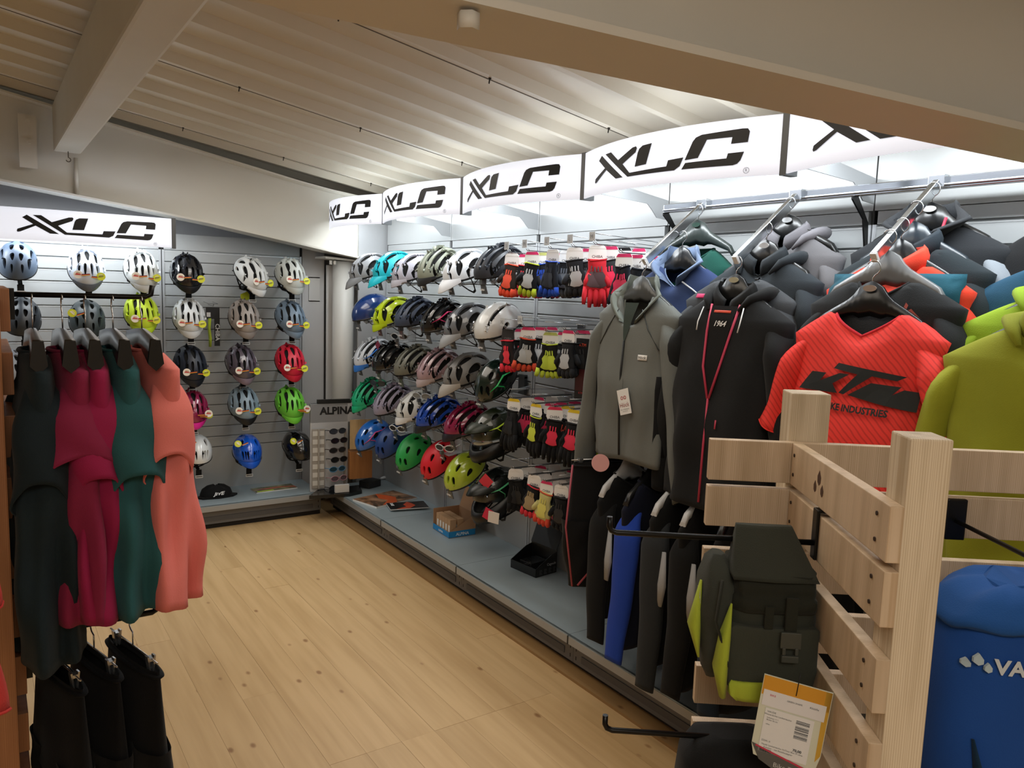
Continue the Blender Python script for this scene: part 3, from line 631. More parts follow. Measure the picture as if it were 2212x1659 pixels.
# ------------------------------------------------------------ garments
def garment(name, label, cat, loc, rz, mats, W=.22, L=.66, D=.085, sl=.22, sa=14, collar='crew', nw=.078, drop=.055, hem=1.06, fold=.012, seed=0, group=None, sleeve_r=(.078, .066), spread_x=0, slope=.08, parts=(), lean=0, rx=0, cuff=.01):
    """local: z = 0 at the neck, front to -y. mats: body, sleeve, collar"""
    t = thing(name, label, cat, loc, (rx, 0, rz), group); rr = random.Random(seed)
    ph = [rr.uniform(0, 6.28) for _ in range(6)]; NA, NR = 72, 34; bm_, sm_, cm_ = mats
    rings = []
    def prof(z):
        if z > -slope: f = max(0, -z / slope); w = nw + (W - nw) * (f ** .8); d = .030 + (D * .62 - .030) * f
        else:
            f = (-slope - z) / (L - slope); w = W * (1 - .13 * min(1, f * 4.5) + (hem - 1 + .05) * f); d = D * (.62 + .5 * min(1, f * 2.2) - .12 * max(0, f - .5))
        return w, d * (1 + (hem - 1) * 1.6 * max(0, (-z - slope) / L))
    zs_ = [-slope * (i / 8) for i in range(9)] + [-slope - (L - slope) * ((i + 1) / (NR - 9)) for i in range(NR - 9)]
    def pt(a, z, lift=0):
        w, d = prof(z); c, s_ = math.cos(a), math.sin(a); e = .82
        x = w * math.copysign(abs(c) ** e, c); y = d * math.copysign(abs(s_) ** e, s_)
        f = max(0, (-z - .1) / L)
        dis = fold * min(1, f * 1.6) * (math.sin(5 * a + ph[0] + 1.3 * z * 3) + .7 * math.sin(9 * a + ph[1] - 4 * z) + .5 * math.sin(3 * a + ph[2] + z * 9)) + fold * .45 * math.sin(z * 26 + ph[3] + 2.2 * math.sin(a * 2 + ph[4])) * min(1, f * 3 + .2)
        k = 1 + dis / max(.05, math.hypot(x, y)); zz = z
        if s_ < 0 and z > -.12: zz = z - drop * max(0, 1 - abs(x) / (nw * 1.05)) ** .6 * max(0, 1 + z / .12)
        else: zz = z
        return Vector((x * k, y * k - (lift if s_ < 0 else -lift), zz + .006 * math.sin(4 * a + ph[5]) * f))
    for z in zs_: rings.append([pt(2 * PI * j / NA, z) for j in range(NA)])
    m = MB(); m.loft(rings, 0, True, (False, False)); o = m.obj('body', [bm_], t)
    md = o.modifiers.new('thick', 'SOLIDIFY'); md.thickness = .003; md.offset = -1
    def front(x, z, lift=.003):
        w, d = prof(z); q = min(.999, abs(x) / w); a = -math.acos(math.copysign(q ** (1 / .82), x)); p = pt(a, z); return Vector((x, p.y - lift, z))
    m = MB(); m.tube([pt(2 * PI * j / 60, -slope * .0, 0) for j in range(61)], .005 if collar == 'crew' else .003, 6, 0, False); m.obj('neck_trim', cm_, t)
    # sleeves
    if sl:
        for s in (-1, 1):
            m = MB(); rs = []; n = 18 if sl < .35 else 30; A = math.radians(sa)
            cx, cz = W - .085, -slope * .72 - .036; ds = (sl + .075) / n; th = math.radians(62)
            for i in range(n + 1):
                f = i / n; g = max(0, (f * (sl + .075) - .05) / (sl + .025))
                th = A + (math.radians(62) - A) * max(0, 1 - f * (sl + .075) / .15) ** 1.5
                if i: cx += math.sin(th) * ds; cz -= math.cos(th) * ds
                cy = .015 * math.sin(f * 3 + ph[2]) * f
                ry = sleeve_r[0] + (sleeve_r[1] - sleeve_r[0]) * g; ry *= min(1, .40 + .60 * f * (sl + .075) / .10); rx_ = ry * .58; ring_ = []
                for j in range(28):
                    a = 2 * PI * j / 28; dd = 1 + fold * 6 * g * math.sin(3 * a + ph[0] + f * 5) + fold * 5.5 * math.sin(f * (16 if sl > .35 else 8) + ph[4] + 2.2 * math.sin(a)) * min(1, g * 2)
                    lx, ly = rx_ * math.cos(a) * dd, ry * math.sin(a) * dd
                    ring_.append(Vector((s * (cx + lx * math.cos(th)), cy + ly, cz + lx * math.sin(th) + cuff * g * g * math.cos(a))))
                rs.append(ring_)
            m.loft(rs, 0, True, (False, False)); o = m.obj('sleeve', [sm_], t)
            md = o.modifiers.new('thick', 'SOLIDIFY'); md.thickness = .003; md.offset = -1
            m = MB(); m.tube([*rs[-1], rs[-1][0]], .002, 6, 0, False); m.obj('cuff', sm_, t)
    if collar in ('stand', 'hood', 'open'):
        m = MB(); rs = []; H = {'stand': .055, 'hood': .05, 'open': .075}[collar]; n = 44
        for i in range(n + 1):
            a = -PI / 2 + (.10 if collar != 'stand' else .16) + (2 * PI - (.2 if collar != 'stand' else .32)) * i / n; p = pt(a, 0); back = max(0, math.sin(a))
            out = Vector((math.cos(a), math.sin(a) * .9, 0))
            b = p + Vector((0, 0, -.004)); tp = p + Vector((-p.x * .12, -p.y * .1, H * (1 - .15 * back)))
            if collar == 'open' and math.sin(a) < -.2: tp = p + out * .022 + Vector((math.copysign(.03, p.x), -.012, H * .45))
            rs.append([b, (b + tp) / 2 + out * .008, tp, tp + out * .01 + Vector((0, 0, -.01)), (b + tp) / 2 + out * .013, b + out * .008])
        m.loft(rs, 0, True); m.obj('collar', cm_, t)
    if collar == 'hood':
        m = MB(); P_ = [(-.062, -.055, -.05), (-.088, -.03, -.012), (-.108, .012, .004), (-.095, .06, .008), (-.05, .092, .004), (0, .102, 0)]
        P_ = P_ + [(-q[0], q[1], q[2]) for q in reversed(P_[:-1])]; R_ = [.006, .018, .028, .033, .036, .038]; R_ = R_ + R_[-2::-1]
        m.tube(P_, R_, 14, 0, True, .75); m.obj('hood', cm_, t)
    return t, front
def hanger(loc, rz, label, color='161719', size=.175, plate=None, tilt=0, group='clothes hangers', hook=True, rx=0, logo=None, dr=.075, hk=.055, slab=False):
    t = thing('clothes_hanger', label, 'hanger', loc, (rx, tilt, rz), group)
    m = MB(); rs = []
    for i in range(21):
        f = max(-1, min(1, -1 + i / 10)); x = f * size; z = -.006 - dr * abs(f) ** 1.15 - (.015 if abs(f) > .9 else 0)
        hh = .022 * (1 - abs(f)) ** .7 + .010 + .026 / (1 + (abs(f) / .27) ** 8); th = .008 + .006 * abs(f)
        yo = 0
        if slab: hh = .030 + .012 * abs(f); th = .009 + .008 * abs(f); z = .004 - dr * abs(f) ** 1.15
        rs.append([Vector((x, yo - th, z - hh * .4)), Vector((x, yo - th * .6, z + hh * .9)), Vector((x, yo + th * .6, z + hh * .9)), Vector((x, yo + th, z - hh * .4)), Vector((x, yo, z - hh * .8))])
    m.loft(rs, 0); m.obj('shoulder_bar', mat(color, .3), t, None, None)
    if hook:
        pts = [(0, 0, .02), (0, 0, hk)] + [(-.0 + .021 * math.sin(a), 0, hk + .029 - .021 * math.cos(a)) for a in [math.radians(q) for q in range(20, 262, 22)]]
        MB().tube(pts, .0017, 6).obj('hook', mat('c8cacc', .2, .95), t)
    if plate:
        rg = MB().tube([(0, -.0095, .022), (0, -.0118, .022)], .015, 20).obj('badge', mat(plate, .4), t); rg.scale = (1.35, 1, .62); rg.location.z = .012
        if logo: text(logo, .011, mat('141414', .5), t, lambda x, y: (x, -.0125, .0125 + y))
    return t
# chrome hang rail along the right wall with three sloping arms
rail = tag(MB().b2((2.405, -.5, 2.0), (2.432, 2.435, 2.036)).b2((2.399, -.5, 2.006), (2.406, 2.435, 2.014)).obj('clothes_rail', mat('b5b9bd', .16, 1), None, None, None, .003), 'polished chrome rail running along the top of the slatwall above the jackets', 'rail')
for y in (2.43, 1.559, .62):
    MB().poly([(2.40, 2.0), (2.432, 2.0), (2.5, 1.92), (2.512, 1.80), (2.5, 1.80), (2.47, 1.93), (2.40, 1.99)], y - .003, y + .003, 0, 1).obj('bracket', BLKM, rail)
ARMS = [2.209, 1.773, 1.279, .80]
def armpt(y, s): return Vector((2.40 - .30 * s, y, 2.015 - .235 * s))
for q, y in enumerate(ARMS):
    t = thing('sloping_arm', 'sloping chrome arm with ball stops, ' + ['carrying the grey and navy jackets', 'carrying the black softshell', 'carrying the red jersey', 'carrying the green jackets at the frame edge'][q], 'display arm', (0, 0, 0), (0, 0, 0), 'sloping arms on the chrome rail')
    d = Vector((-.30, 0, -.235)); ang = math.atan2(.235, .30); m = MB()
    m.box(armpt(y, .5), (.381, .018, .032), (0, -ang, 0)); m.obj('bar', mat('c4c7ca', .15, 1), t, None, None, .002)
    MB().box(armpt(y, 1.0), (.012, .02, .03), (0, -ang, 0)).obj('end_cap', mat('d8dadb', .3), t, None, None, .003)
    MB().box(armpt(y, -.02), (.04, .05, .04)).obj('rail_clamp', mat('c4c7ca', .2, 1), t, None, None, .003)
    for i in range(9):
        p = armpt(y, .1 + .1 * i) + Vector((.01, 0, .016)); MB().tube([p, p + Vector((.005, 0, .006)), p + Vector((.009, 0, .011))], [.002, .0052, .002], 8).obj('ball_stop', mat('d0d3d6', .12, 1), t)
RZ = -PI / 2
def on_arm(ai, s, dz=.112):      # neck position of a garment hung at fraction s of arm ai
    p = armpt(ARMS[ai], s); return Vector((p.x, p.y, p.z - dz))
GY = F('6f7370'); DG = F('202326'); 
def zipper(t, front, pts, c, r=.0035, name='zipper'):
    MB().tube([front(x, z, .004) for x, z in pts], r, 6).obj(name, mat(c, .6), t)
def patch(t, front, x0, x1, z0, z1, m, name='print', lift=.004, n=6):
    vs = []; fs = []
    for i in range(n + 1):
        for j in range(n + 1): vs.append(front(x0 + (x1 - x0) * i / n, z0 + (z1 - z0) * j / n, lift))
    fs = [(i * (n + 1) + j, (i + 1) * (n + 1) + j, (i + 1) * (n + 1) + j + 1, i * (n + 1) + j + 1) for i in range(n) for j in range(n)]
    k = MB(); k.add(vs, fs, 0, True); o = k.obj(name, m, t); md = o.modifiers.new('thick', 'SOLIDIFY'); md.thickness = .0015; md.offset = 0; return o
def swingtag(label, loc, rz, w, h, lines, mats_=None, group=None, tilt=0):
    t = thing('price_tag', label, 'tag', loc, (0, tilt, rz), group)
    MB().b2((-w / 2, -.001, -h), (w / 2, .001, 0)).obj('card', WHT, t)
    MB().tube([(0, 0, -.006), (0, .012, .04)], .0006, 4).obj('string', BLK, t)
    for (s_, sz, c, z, x) in lines: text(s_, sz, mat(c, .6), t, lambda a, b, z=z, x=x: (x + a, -.0018, z + b))
    return t
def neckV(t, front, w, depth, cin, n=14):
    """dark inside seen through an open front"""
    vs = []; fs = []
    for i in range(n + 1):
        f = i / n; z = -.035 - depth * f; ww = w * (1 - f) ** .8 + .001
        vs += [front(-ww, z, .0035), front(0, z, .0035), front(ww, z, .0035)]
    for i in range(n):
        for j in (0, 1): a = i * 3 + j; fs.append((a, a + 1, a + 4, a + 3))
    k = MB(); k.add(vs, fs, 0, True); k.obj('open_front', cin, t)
# --- arm 1: navy jacket behind, grey jacket in front
p = on_arm(0, .45); t, fr = garment('rain_jacket', 'navy blue jacket with white piping behind the grey jacket', 'jacket', (p.x, p.y - .03, p.z - .02), RZ, (F('2c3d66'), F('2c3d66'), F('6d7f9d')), W=.235, L=.5, sl=.45, collar='open', seed=5, drop=.09, group='jackets on the wall arms')
zipper(t, fr, [(.06, -.07), (.12, -.10), (.2, -.16)], 'd7dbe2', .003, 'piping')
hanger(on_arm(0, .45, .10) + Vector((0, -.03, -.01)), RZ, 'black hanger holding the navy jacket', '15171a')
p = on_arm(0, .08, .105); hanger(p + Vector((0, -.0, .02)), RZ, 'dark green-grey hanger with an oval badge, left of the black softshell arm', '2c3432', .19, '2f4a40')
t, fr = garment('knitted_top', 'dark green top bunched on the rear hanger of the first arm', 'top', p + Vector((.01, -.0, -.05)), RZ, (F('0f4a3f'), F('0f4a3f'), F('0f4a3f')), W=.19, L=.3, sl=.2, seed=8, group='jackets on the wall arms')
p = on_arm(0, .97, .13)
t, fr = garment('softshell_jacket', 'grey zip jacket with black underarm panels and a hang tag', 'jacket', p + Vector((-.02, -.0, .0)), RZ, (GY, GY, F('737a74')), W=.225, L=.64, D=.09, sl=.60, sa=9, collar='open', drop=.14, hem=.93, fold=.010, seed=3, sleeve_r=(.075, .045), slope=.085, group='jackets on the wall arms')
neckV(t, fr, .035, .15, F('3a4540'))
zipper(t, fr, [(0, -.18), (.004, -.3), (0, -.45), (.003, -.62)], '17191b', .004)
for s in (-1, 1): zipper(t, fr, [(s * .065, -.06), (s * .11, -.13), (s * .16, -.20), (s * .195, -.24)], '2c302e', .0022, 'seam')
patch(t, fr, -.2, -.155, -.6, -.26, F('131416'), 'side_panel')
patch(t, fr, .165, .2, -.6, -.3, F('131416'), 'side_panel')
patch(t, fr, .085, .125, -.245, -.225, WHT, 'badge', .004, 3); text('Höck', .015, BLK, t, lambda x, y: fr(.105 + x, -.235 + y, .0055))
for i in range(0, 40): pass
swingtag('white hang tag with a red bicycle drawing on the grey jacket', p + Vector((-.125, -.035, -.36)), RZ, .062, .095, [('Höck', .024, 'a05a55', -.06, 0), ('Men`s Windstopper', .006, '555555', -.076, 0), ('softshell jacke', .005, '777777', -.083, 0), ('oo', .03, 'b0302c', -.03, 0)], tilt=-.3)
hanger(on_arm(0, .97, .108) + Vector((-.02, 0, 0)), RZ, 'hanger holding the grey zip jacket', '4a4c4c')
# --- arm 2
p = on_arm(1, .12); t, fr = garment('hooded_jacket', 'grey hooded jacket on the black hanger with a white crest', 'jacket', p, RZ, (F('6a696c'), F('6a696c'), F('77757a')), W=.23, L=.6, sl=.5, collar='hood', seed=11, group='jackets on the wall arms')
hanger(on_arm(1, .12, .082), RZ, 'black hanger with a white crest above the grey hooded jacket', '121314', .2, 'b9bbbd')
p = on_arm(1, .5); t, fr = garment('softshell_jacket', 'dark slate hooded softshell in the middle of the second arm', 'jacket', p, RZ, (F('2e353b'), F('2e353b'), F('2a3035')), W=.235, L=.62, sl=.55, collar='hood', seed=12, group='jackets on the wall arms')
hanger(on_arm(1, .5, .088), RZ, 'black hanger with a square white sticker in the middle of the second arm', '151515', .19, 'd8d8d8')
p = on_arm(1, .7); t, fr = garment('sports_jacket', 'grey jacket with a pink shoulder mark between the slate and black ones', 'jacket', (p.x, p.y + .05, p.z - .02), RZ, (F('45484c'), F('45484c'), F('45484c')), W=.24, L=.62, sl=.5, collar='crew', seed=13, group='jackets on the wall arms')
patch(t, fr, -.16, -.11, -.07, -.055, mat('d62a6a', .6), 'shoulder_mark', .006, 3)
p = on_arm(1, .98, .125)
t, fr = garment('softshell_jacket', 'black hooded softshell with an open pink zip', 'jacket', p, RZ, (F('17191b'), F('1b1d1f'), F('131415')), W=.24, L=.72, D=.1, sl=.58, sa=8, collar='hood', drop=.07, fold=.012, seed=21, sleeve_r=(.08, .05), slope=.085, group='jackets on the wall arms')
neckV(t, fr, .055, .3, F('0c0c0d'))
zipper(t, fr, [(-.058, -.03), (-.05, -.12), (-.035, -.24), (-.003, -.345)], 'c23a58', .0042); zipper(t, fr, [(.062, -.03), (.052, -.12), (.03, -.24), (.003, -.345)], 'c23a58', .0042)
zipper(t, fr, [(0, -.345), (.003, -.5), (0, -.7)], 'c23a58', .004)
text('1964', .026, mat('d9dadb', .6), t, lambda x, y: fr(.0 + x, -.095 + y, .006), .0006, shear=.3)
patch(t, fr, .05, .056, -.44, -.41, mat('c23a58', .5), 'zip_pull', .006, 2)
for s in (-1, 1): MB().tube([fr(s * .085, -.04, .012), fr(s * .09, -.09, .014), fr(s * .088, -.12, .016)], .002, 6).obj('drawcord', WHT, t)
patch(t, fr, -.035, .035, -.058, -.05, mat('d2492e', .6), 'hanging_loop', .007, 3)
hanger(on_arm(1, .98, .098), RZ, 'black hanger with a small oval badge holding the black softshell', '141516', .17, 'a9a58c')
# --- arm 3
gg = 'jackets on the wall arms'
p = on_arm(2, .08, .11); t, fr = garment('softshell_jacket', 'black and silver jacket with pink piped collar nearest the wall on the third arm', 'jacket', p, RZ, (F('26292d'), F('8f979f'), F('2d2f32')), W=.25, L=.6, sl=.55, collar='open', seed=31, group=gg)
zipper(t, fr, [(.06, .02), (.055, -.04), (.03, -.12)], 'e03048', .004, 'piping')
hanger(on_arm(2, .08, .085), RZ, 'black hanger with a white oval ring badge at the top of the third arm', '101112', .19, 'dadada')
p = on_arm(2, .36); t, fr = garment('sports_jacket', 'dark teal-grey jacket second from the wall on the third arm', 'jacket', p, RZ, (F('232c31'), F('232c31'), F('222b33')), W=.24, L=.62, sl=.55, collar='stand', seed=32, group=gg)
hanger(on_arm(2, .36, .082), RZ, 'blue-grey hanger second from the wall on the third arm', '2b343c')
p = on_arm(2, .58); t, fr = garment('cycling_jersey', 'orange-red jersey with petrol blue shoulders and red collar', 'jersey', p, RZ, (F('e8452f'), F('e8452f'), F('f04a35')), W=.225, L=.62, sl=.27, collar='stand', seed=33, group=gg)
patch(t, fr, .08, .2, -.12, -.03, F('1d5465'), 'shoulder_panel', .004); patch(t, fr, -.2, -.08, -.12, -.03, F('1d5465'), 'shoulder_panel', .004)
hanger(on_arm(2, .58, .085), RZ, 'black hanger above the orange-red jersey', '1b1d1f')
p = on_arm(2, .78); t, fr = garment('cycling_jersey', 'black jersey with a dotted red print along the shoulder', 'jersey', p, RZ, (F('202224'), F('202224'), F('202224')), W=.235, L=.64, sl=.25, seed=34, group=gg)
text('KTM', .085, mat('a64a40', .7), t, lambda x, y: fr(.13 + x * .9 * .6, -.13 + y - x * .5, .012), .003, shear=.4)
hanger(on_arm(2, .78, .075), RZ, 'grey plastic hanger just behind the black hanger of the red jersey', '77797b')
p = on_arm(2, 1.0, .15)
REDM = mat('f0413a', .75, 0, 'mesh')
t, fr = garment('cycling_jersey', 'bright red short-sleeved jersey with black bike lettering on the chest', 'jersey', p, RZ, (REDM, REDM, F('d9303c')), W=.235, L=.66, D=.085, sl=.24, sa=17, drop=.075, nw=.098, fold=.011, seed=9, sleeve_r=(.085, .078), slope=.078, group=gg)
def kt(x, y): return (x - 620) / 1500, (1110 - y) / 1500
KTM = [[kt(*q) for q in P] for P in ([(352, 1150), (415, 1068), (490, 1068), (462, 1105), (560, 1062), (605, 1064), (530, 1110), (560, 1148)], [(525, 1045), (545, 1020), (835, 1052), (800, 1072), (700, 1062), (590, 1150), (566, 1146), (640, 1060)], [(610, 1150), (700, 1090), (820, 1094), (790, 1130), (830, 1105), (885, 1110), (880, 1190), (720, 1168)])]
lv, lf = logo_bm(KTM, 1)
def lay(vf, fn, m, nm, par):
    me = bpy.data.meshes.new(nm); me.from_pydata([fn(v[0], v[1]) for v in vf[0]], [], vf[1]); me.materials.append(m); return put(bpy.data.objects.new(nm, me), par)
bmt = bmesh.new(); 
def fine(vf, n=10, lo=-.3, hi=.3):
    bm = bmesh.new(); vv = [bm.verts.new(v) for v in vf[0]]
    for f in vf[1]:
        try: bm.faces.new([vv[i] for i in f])
        except ValueError: pass
    for i in range(1, n):
        bmesh.ops.bisect_plane(bm, geom=bm.verts[:] + bm.edges[:] + bm.faces[:], plane_co=(lo + (hi - lo) * i / n, 0, 0), plane_no=(1, 0, 0))
    bm.verts.index_update(); r = ([tuple(v.co) for v in bm.verts], [tuple(v.index for v in f.verts) for f in bm.faces]); bm.free(); return r
lay(fine((lv, lf), 30), lambda x, y: fr(x + .018, -.212 + y, .012), mat('10181a', .6), 'logo', t)
text('BIKE INDUSTRIES', .026, mat('141a1c', .6), t, lambda x, y: fr(x * .95 + .038, -.277 + y, .014), .0010)
hanger(p + Vector((0, 0, .036)), RZ, 'black hanger with a small badge holding the bright red jersey', '111213', .17, '9a8a80')
# --- arm 4: green jackets at the frame edge
p = on_arm(3, .02); t, fr = garment('sports_jacket', 'black jacket against the wall behind the blue one', 'jacket', p + Vector((0, .1, -.03)), RZ, (F('1a1b1d'), F('1a1b1d'), F('1a1b1d')), W=.2, L=.6, sl=.5, seed=40, group=gg)
p = on_arm(3, .35); t, fr = garment('sports_jacket', 'petrol blue jacket behind the lime ones', 'jacket', p + Vector((0, .06, -.06)), RZ, (F('1f4c66'), F('1f4c66'), F('1f4c66')), W=.24, L=.62, sl=.55, seed=41, group=gg)
p = on_arm(3, .7); t, fr = garment('rain_jacket', 'lime green hooded jacket behind the olive green one', 'jacket', p + Vector((0, .02, -.06)), RZ, (F('93b32a'), F('93b32a'), F('8aa826')), W=.25, L=.66, sl=.55, collar='hood', seed=42, group=gg)
p = on_arm(3, 1.0, .12); t, fr = garment('rain_jacket', 'olive lime hooded rain jacket at the right edge', 'jacket', p + Vector((-.02, -.01, -.05)), RZ, (F('8f9426'), F('9aa02c'), F('888d24')), W=.26, L=.74, D=.1, sl=.6, sa=10, collar='hood', fold=.014, seed=43, sleeve_r=(.085, .06), slope=.09, group=gg)
for q, s_ in enumerate((.35, .7, 1.0)): hanger(on_arm(3, s_, .15) + Vector((-.02, .0, 0)), RZ, ['hanger of the petrol blue jacket', 'hanger of the lime green jacket', 'hanger of the olive lime rain jacket'][q], '17181a')

# ------------------------------------------------------------ lower cross rail with tights and jerseys seen edge-on
lr = tag(MB().b2((2.12, .3, 1.035), (2.135, 2.40, 1.06)).obj('clothes_rail', mat('cfc8b4', .3, .8), None, None, None, .002), 'pale metal rail below the jackets carrying the hanging tights', 'rail')
for y in (2.34, 1.0): MB().tube([(2.13, y, 1.04), (2.50, y, 1.04)], .008, 8).obj('bracket', mat('8c8c88', .3, .8), lr)
def trousers(name, label, cat, loc, rz, m, L=.8, w=.19, d=.05, leg=.09, inseam=.45, seed=0, group=None, hem=.06, fold=.006, clip=True):
    t = thing(name, label, cat, loc, (0, 0, rz), group); rr = random.Random(seed); ph = rr.uniform(0, 6)
    zc_ = -(L * (1 - inseam)); mb = MB(); rs = []
    for i in range(12):
        f = i / 11; z = zc_ * f - .0; ww, dd = w * (.86 + .14 * f), d * (.55 + .6 * f); rs.append([Vector((ww * math.cos(a) * (1 + fold * 3 * f * math.sin(5 * a + ph)), dd * math.sin(a) * (1 + fold * 12 * f * math.sin(6 * a + ph + z * 8)), z)) for a in [2 * PI * j / 40 for j in range(40)]])
    mb.loft(rs, 0, True, (False, False))
    for s in (-1, 1):
        rs = []
        for i in range(16):
            f = i / 15; z = zc_ + .05 - (L * inseam + .05) * f; r_ = leg + (hem - leg) * f; cx = s * (w * .5 + .01 * math.sin(f * 3 + ph))
            rs.append([Vector((cx + r_ * math.cos(a) * (1 + .06 * math.sin(3 * a + 9 * f + ph)), d * (1.08 - .3 * f) * math.sin(a) * (1 + .1 * math.sin(4 * a + 12 * f + ph)), z)) for a in [2 * PI * j / 28 for j in range(28)]])
        mb.loft(rs, 0, True, (False, True))
    o = mb.obj('fabric', m, t); MB().tube([Vector((w * .87 * math.cos(a), d * .58 * math.sin(a), -.012)) for a in [2 * PI * j / 40 for j in range(41)]], .009, 6, 0, False, .5).obj('waistband', m, t)
    return t
def clip_hanger(loc, rz, label, w=.14, group='clip hangers'):
    t = thing('clip_hanger', label, 'hanger', loc, (0, 0, rz), group); cm = mat('c8cacb', .2, .9)
    MB().tube([(-w, 0, 0), (w, 0, 0)], .0022, 6).obj('bar', cm, t)
    pts = [(0, 0, 0), (0, 0, .035)] + [(.02 * math.sin(a), 0, .056 - .02 * math.cos(a)) for a in [math.radians(q) for q in range(15, 255, 24)]]
    MB().tube(pts, .002, 6).obj('hook', cm, t)
    for s in (-1, 1): MB().box((s * w * .72, -.006, -.012), (.016, .004, .04), (.12, 0, 0)).box((s * w * .72, .006, -.012), (.016, .004, .04), (-.12, 0, 0)).box((s * w * .72, 0, .0), (.022, .012, .008)).obj('clip', cm, t)
    return t
gl = 'clothes on the low rail'
def low(u, v, x=2.0): return PX(u, v, x)
t = trousers('cycling_shorts', 'black bib shorts with pink piped edges at the end of the low rail', 'shorts', (2.10, 2.40, .965), -.25, F('111214'), L=.52, w=.15, seed=1, group=gl)
for s in (-1, 1): MB().tube([(s * .135 - .02, -.045, 0), (s * .15 - .03, -.06, -.25), (-.13 + s * .012, -.062, -.5)], .004, 6).obj('piping', mat('a84a58', .6), t)
clip_hanger((2.10, 2.40, .975), -.25, 'wire clip hanger holding the shorts with pink piping')
tag(MB().tube([(0, -.002, 0), (0, .001, 0)], .034, 28).obj('round_tag', mat('d9a3a4', .5), None, PX(1297, 1000, 1.93), (0, 0, -PI / 4)), 'round pale pink plastic disc at the end of the low rail', 'tag')
rows = [(2.27, '0f1113', '0f1113', 'b9bcc0', .66, .58, 'black jersey on a grey hanger, first after the pink piped shorts', 51),
        (2.13, '0c1226', '2447b0', '16307a', .74, .62, 'royal blue long-sleeved jersey on the low rail', 52),
        (1.98, '131516', '2c3033', 'c3c6c8', .74, .66, 'black and grey jersey after the blue one', 53),
        (1.84, '0d0e10', '101214', 'cfd2d3', .78, .62, 'black long-sleeved jersey with white hanger on the low rail', 54),
        (1.68, '15171a', '1c2a38', '15171a', .8, .62, 'dark navy jersey behind the wooden rack boards', 55),
        (1.52, 'a5202c', 'a5202c', 'a5202c', .5, .3, 'red jersey partly hidden behind the pannier bag', 56),
        (1.36, '0e0f11', '0e0f11', '0e0f11', .82, .62, 'black jersey farthest right on the low rail', 57)]
for (y, c1, c2, c3, L_, sl_, lb, sd) in rows:
    t, fr = garment('long_sleeve_jersey', lb, 'jersey', (2.13, y, .945), .12, (F(c1), F(c2), F(c1)), W=.175, L=L_ * .86, D=.05, sl=sl_ * .86, sa=3, collar='crew', seed=sd, sleeve_r=(.058, .036), slope=.10, fold=.007, group=gl)
    hanger((2.13, y, .965), .12, 'hanger under the low rail holding the ' + {51: 'first black jersey', 52: 'royal blue jersey', 53: 'black and grey jersey', 54: 'fourth, white-collared black jersey', 55: 'dark navy jersey', 56: 'red jersey', 57: 'last black jersey'}[sd], 'c3c6c8' if c3[0] in 'bc' else '1a1b1d', .16)
    if sd in (51, 53, 54): MB().tube([(-.16, -.055, -.2), (-.17, -.06, -.32), (-.165, -.05, -.4)], [.01, .02, .012], 6, 0, True, .4).obj('side_panel', F('a4a6a8'), t)

# ------------------------------------------------------------ clothes rack at the left edge
WOOD = mat('d9b993', .5, 0, 'wood'); WOODR = mat('a8744e', .5, 0, 'wood')
t = thing('wooden_rack', 'wooden clothes rack at the left edge with black arms', 'rack', (0, 0, 0))
MB().b2((-.06, 1.98, 0), (.030, 2.045, 1.60)).obj('post', WOODR, t, None, None, .003)
for i in range(11): z = 1.62 - i * .1415; MB().b2((-.02, 2.05, z - .095), (.052 if i else .05, 2.5, z)).obj('slat', WOODR, t, None, None, .002)
ra = tag(MB().tube([(.045, 2.12, 1.606), (.335, 2.12, 1.606), (.348, 2.12, 1.612), (.352, 2.12, 1.635)], .0065, 10).b2((.04, 2.08, 1.55), (.06, 2.14, 1.62)).obj('hanging_arm', BLKM), 'black metal arm with upturned end carrying the five shirts', 'display arm')
rb = tag(MB().tube([(.04, 2.12, .79), (.335, 2.12, .79), (.352, 2.12, .80)], .0075, 10).b2((.02, 2.08, .70), (.065, 2.14, .83)).obj('hanging_arm', BLKM), 'black metal arm low on the left rack carrying three black shorts', 'display arm')
shirts = [(.095, '1c2a30', '1a272d', .71, .3, 'long dark slate dress, leftmost on the left rack', 61, 'tunic_dress', 'dress'),
          (.155, '8e2549', '8e2549', .62, .25, 'berry red short-sleeved shirt beside the dark dress', 62, 'tee_shirt', 'shirt'),
          (.203, '9c1f4e', '9c1f4e', .62, .30, 'magenta short-sleeved shirt in the middle of the left rack', 63, 'tee_shirt', 'shirt'),
          (.262, '2b5c60', '2b5c60', .62, .30, 'teal short-sleeved shirt on the left rack', 64, 'tee_shirt', 'shirt'),
          (.326, 'e88078', 'e88078', .62, .26, 'coral pink short-sleeved shirt at the end of the arm', 65, 'tee_shirt', 'shirt')]
for q, (x, c1, c2, L_, sl_, lb, sd, nm, ct) in enumerate(shirts):
    t, fr = garment(nm, lb, ct, (x, 2.12, 1.478), PI / 2 + [.02, .10, .04, .06, .20][q], (F(c1), F(c2), F(c1)), W=.20, L=L_ - .02, D=.052, sl=sl_ - .10, sa=6, seed=sd, sleeve_r=(.052, .050 + .012 * (q % 2)), cuff=.045, hem=1.24, slope=.035, fold=.019, nw=.07, drop=.04, group='shirts on the left rack')
    hanger((x, 2.12, 1.498), PI / 2, 'black hanger in the ' + lb.split(',')[0].split(' beside')[0].split(' in the')[0].split(' on the')[0].split(' at the')[0], '0f0f10', .185, group='black hangers on the left rack', dr=.028, hk=.06, slab=True)
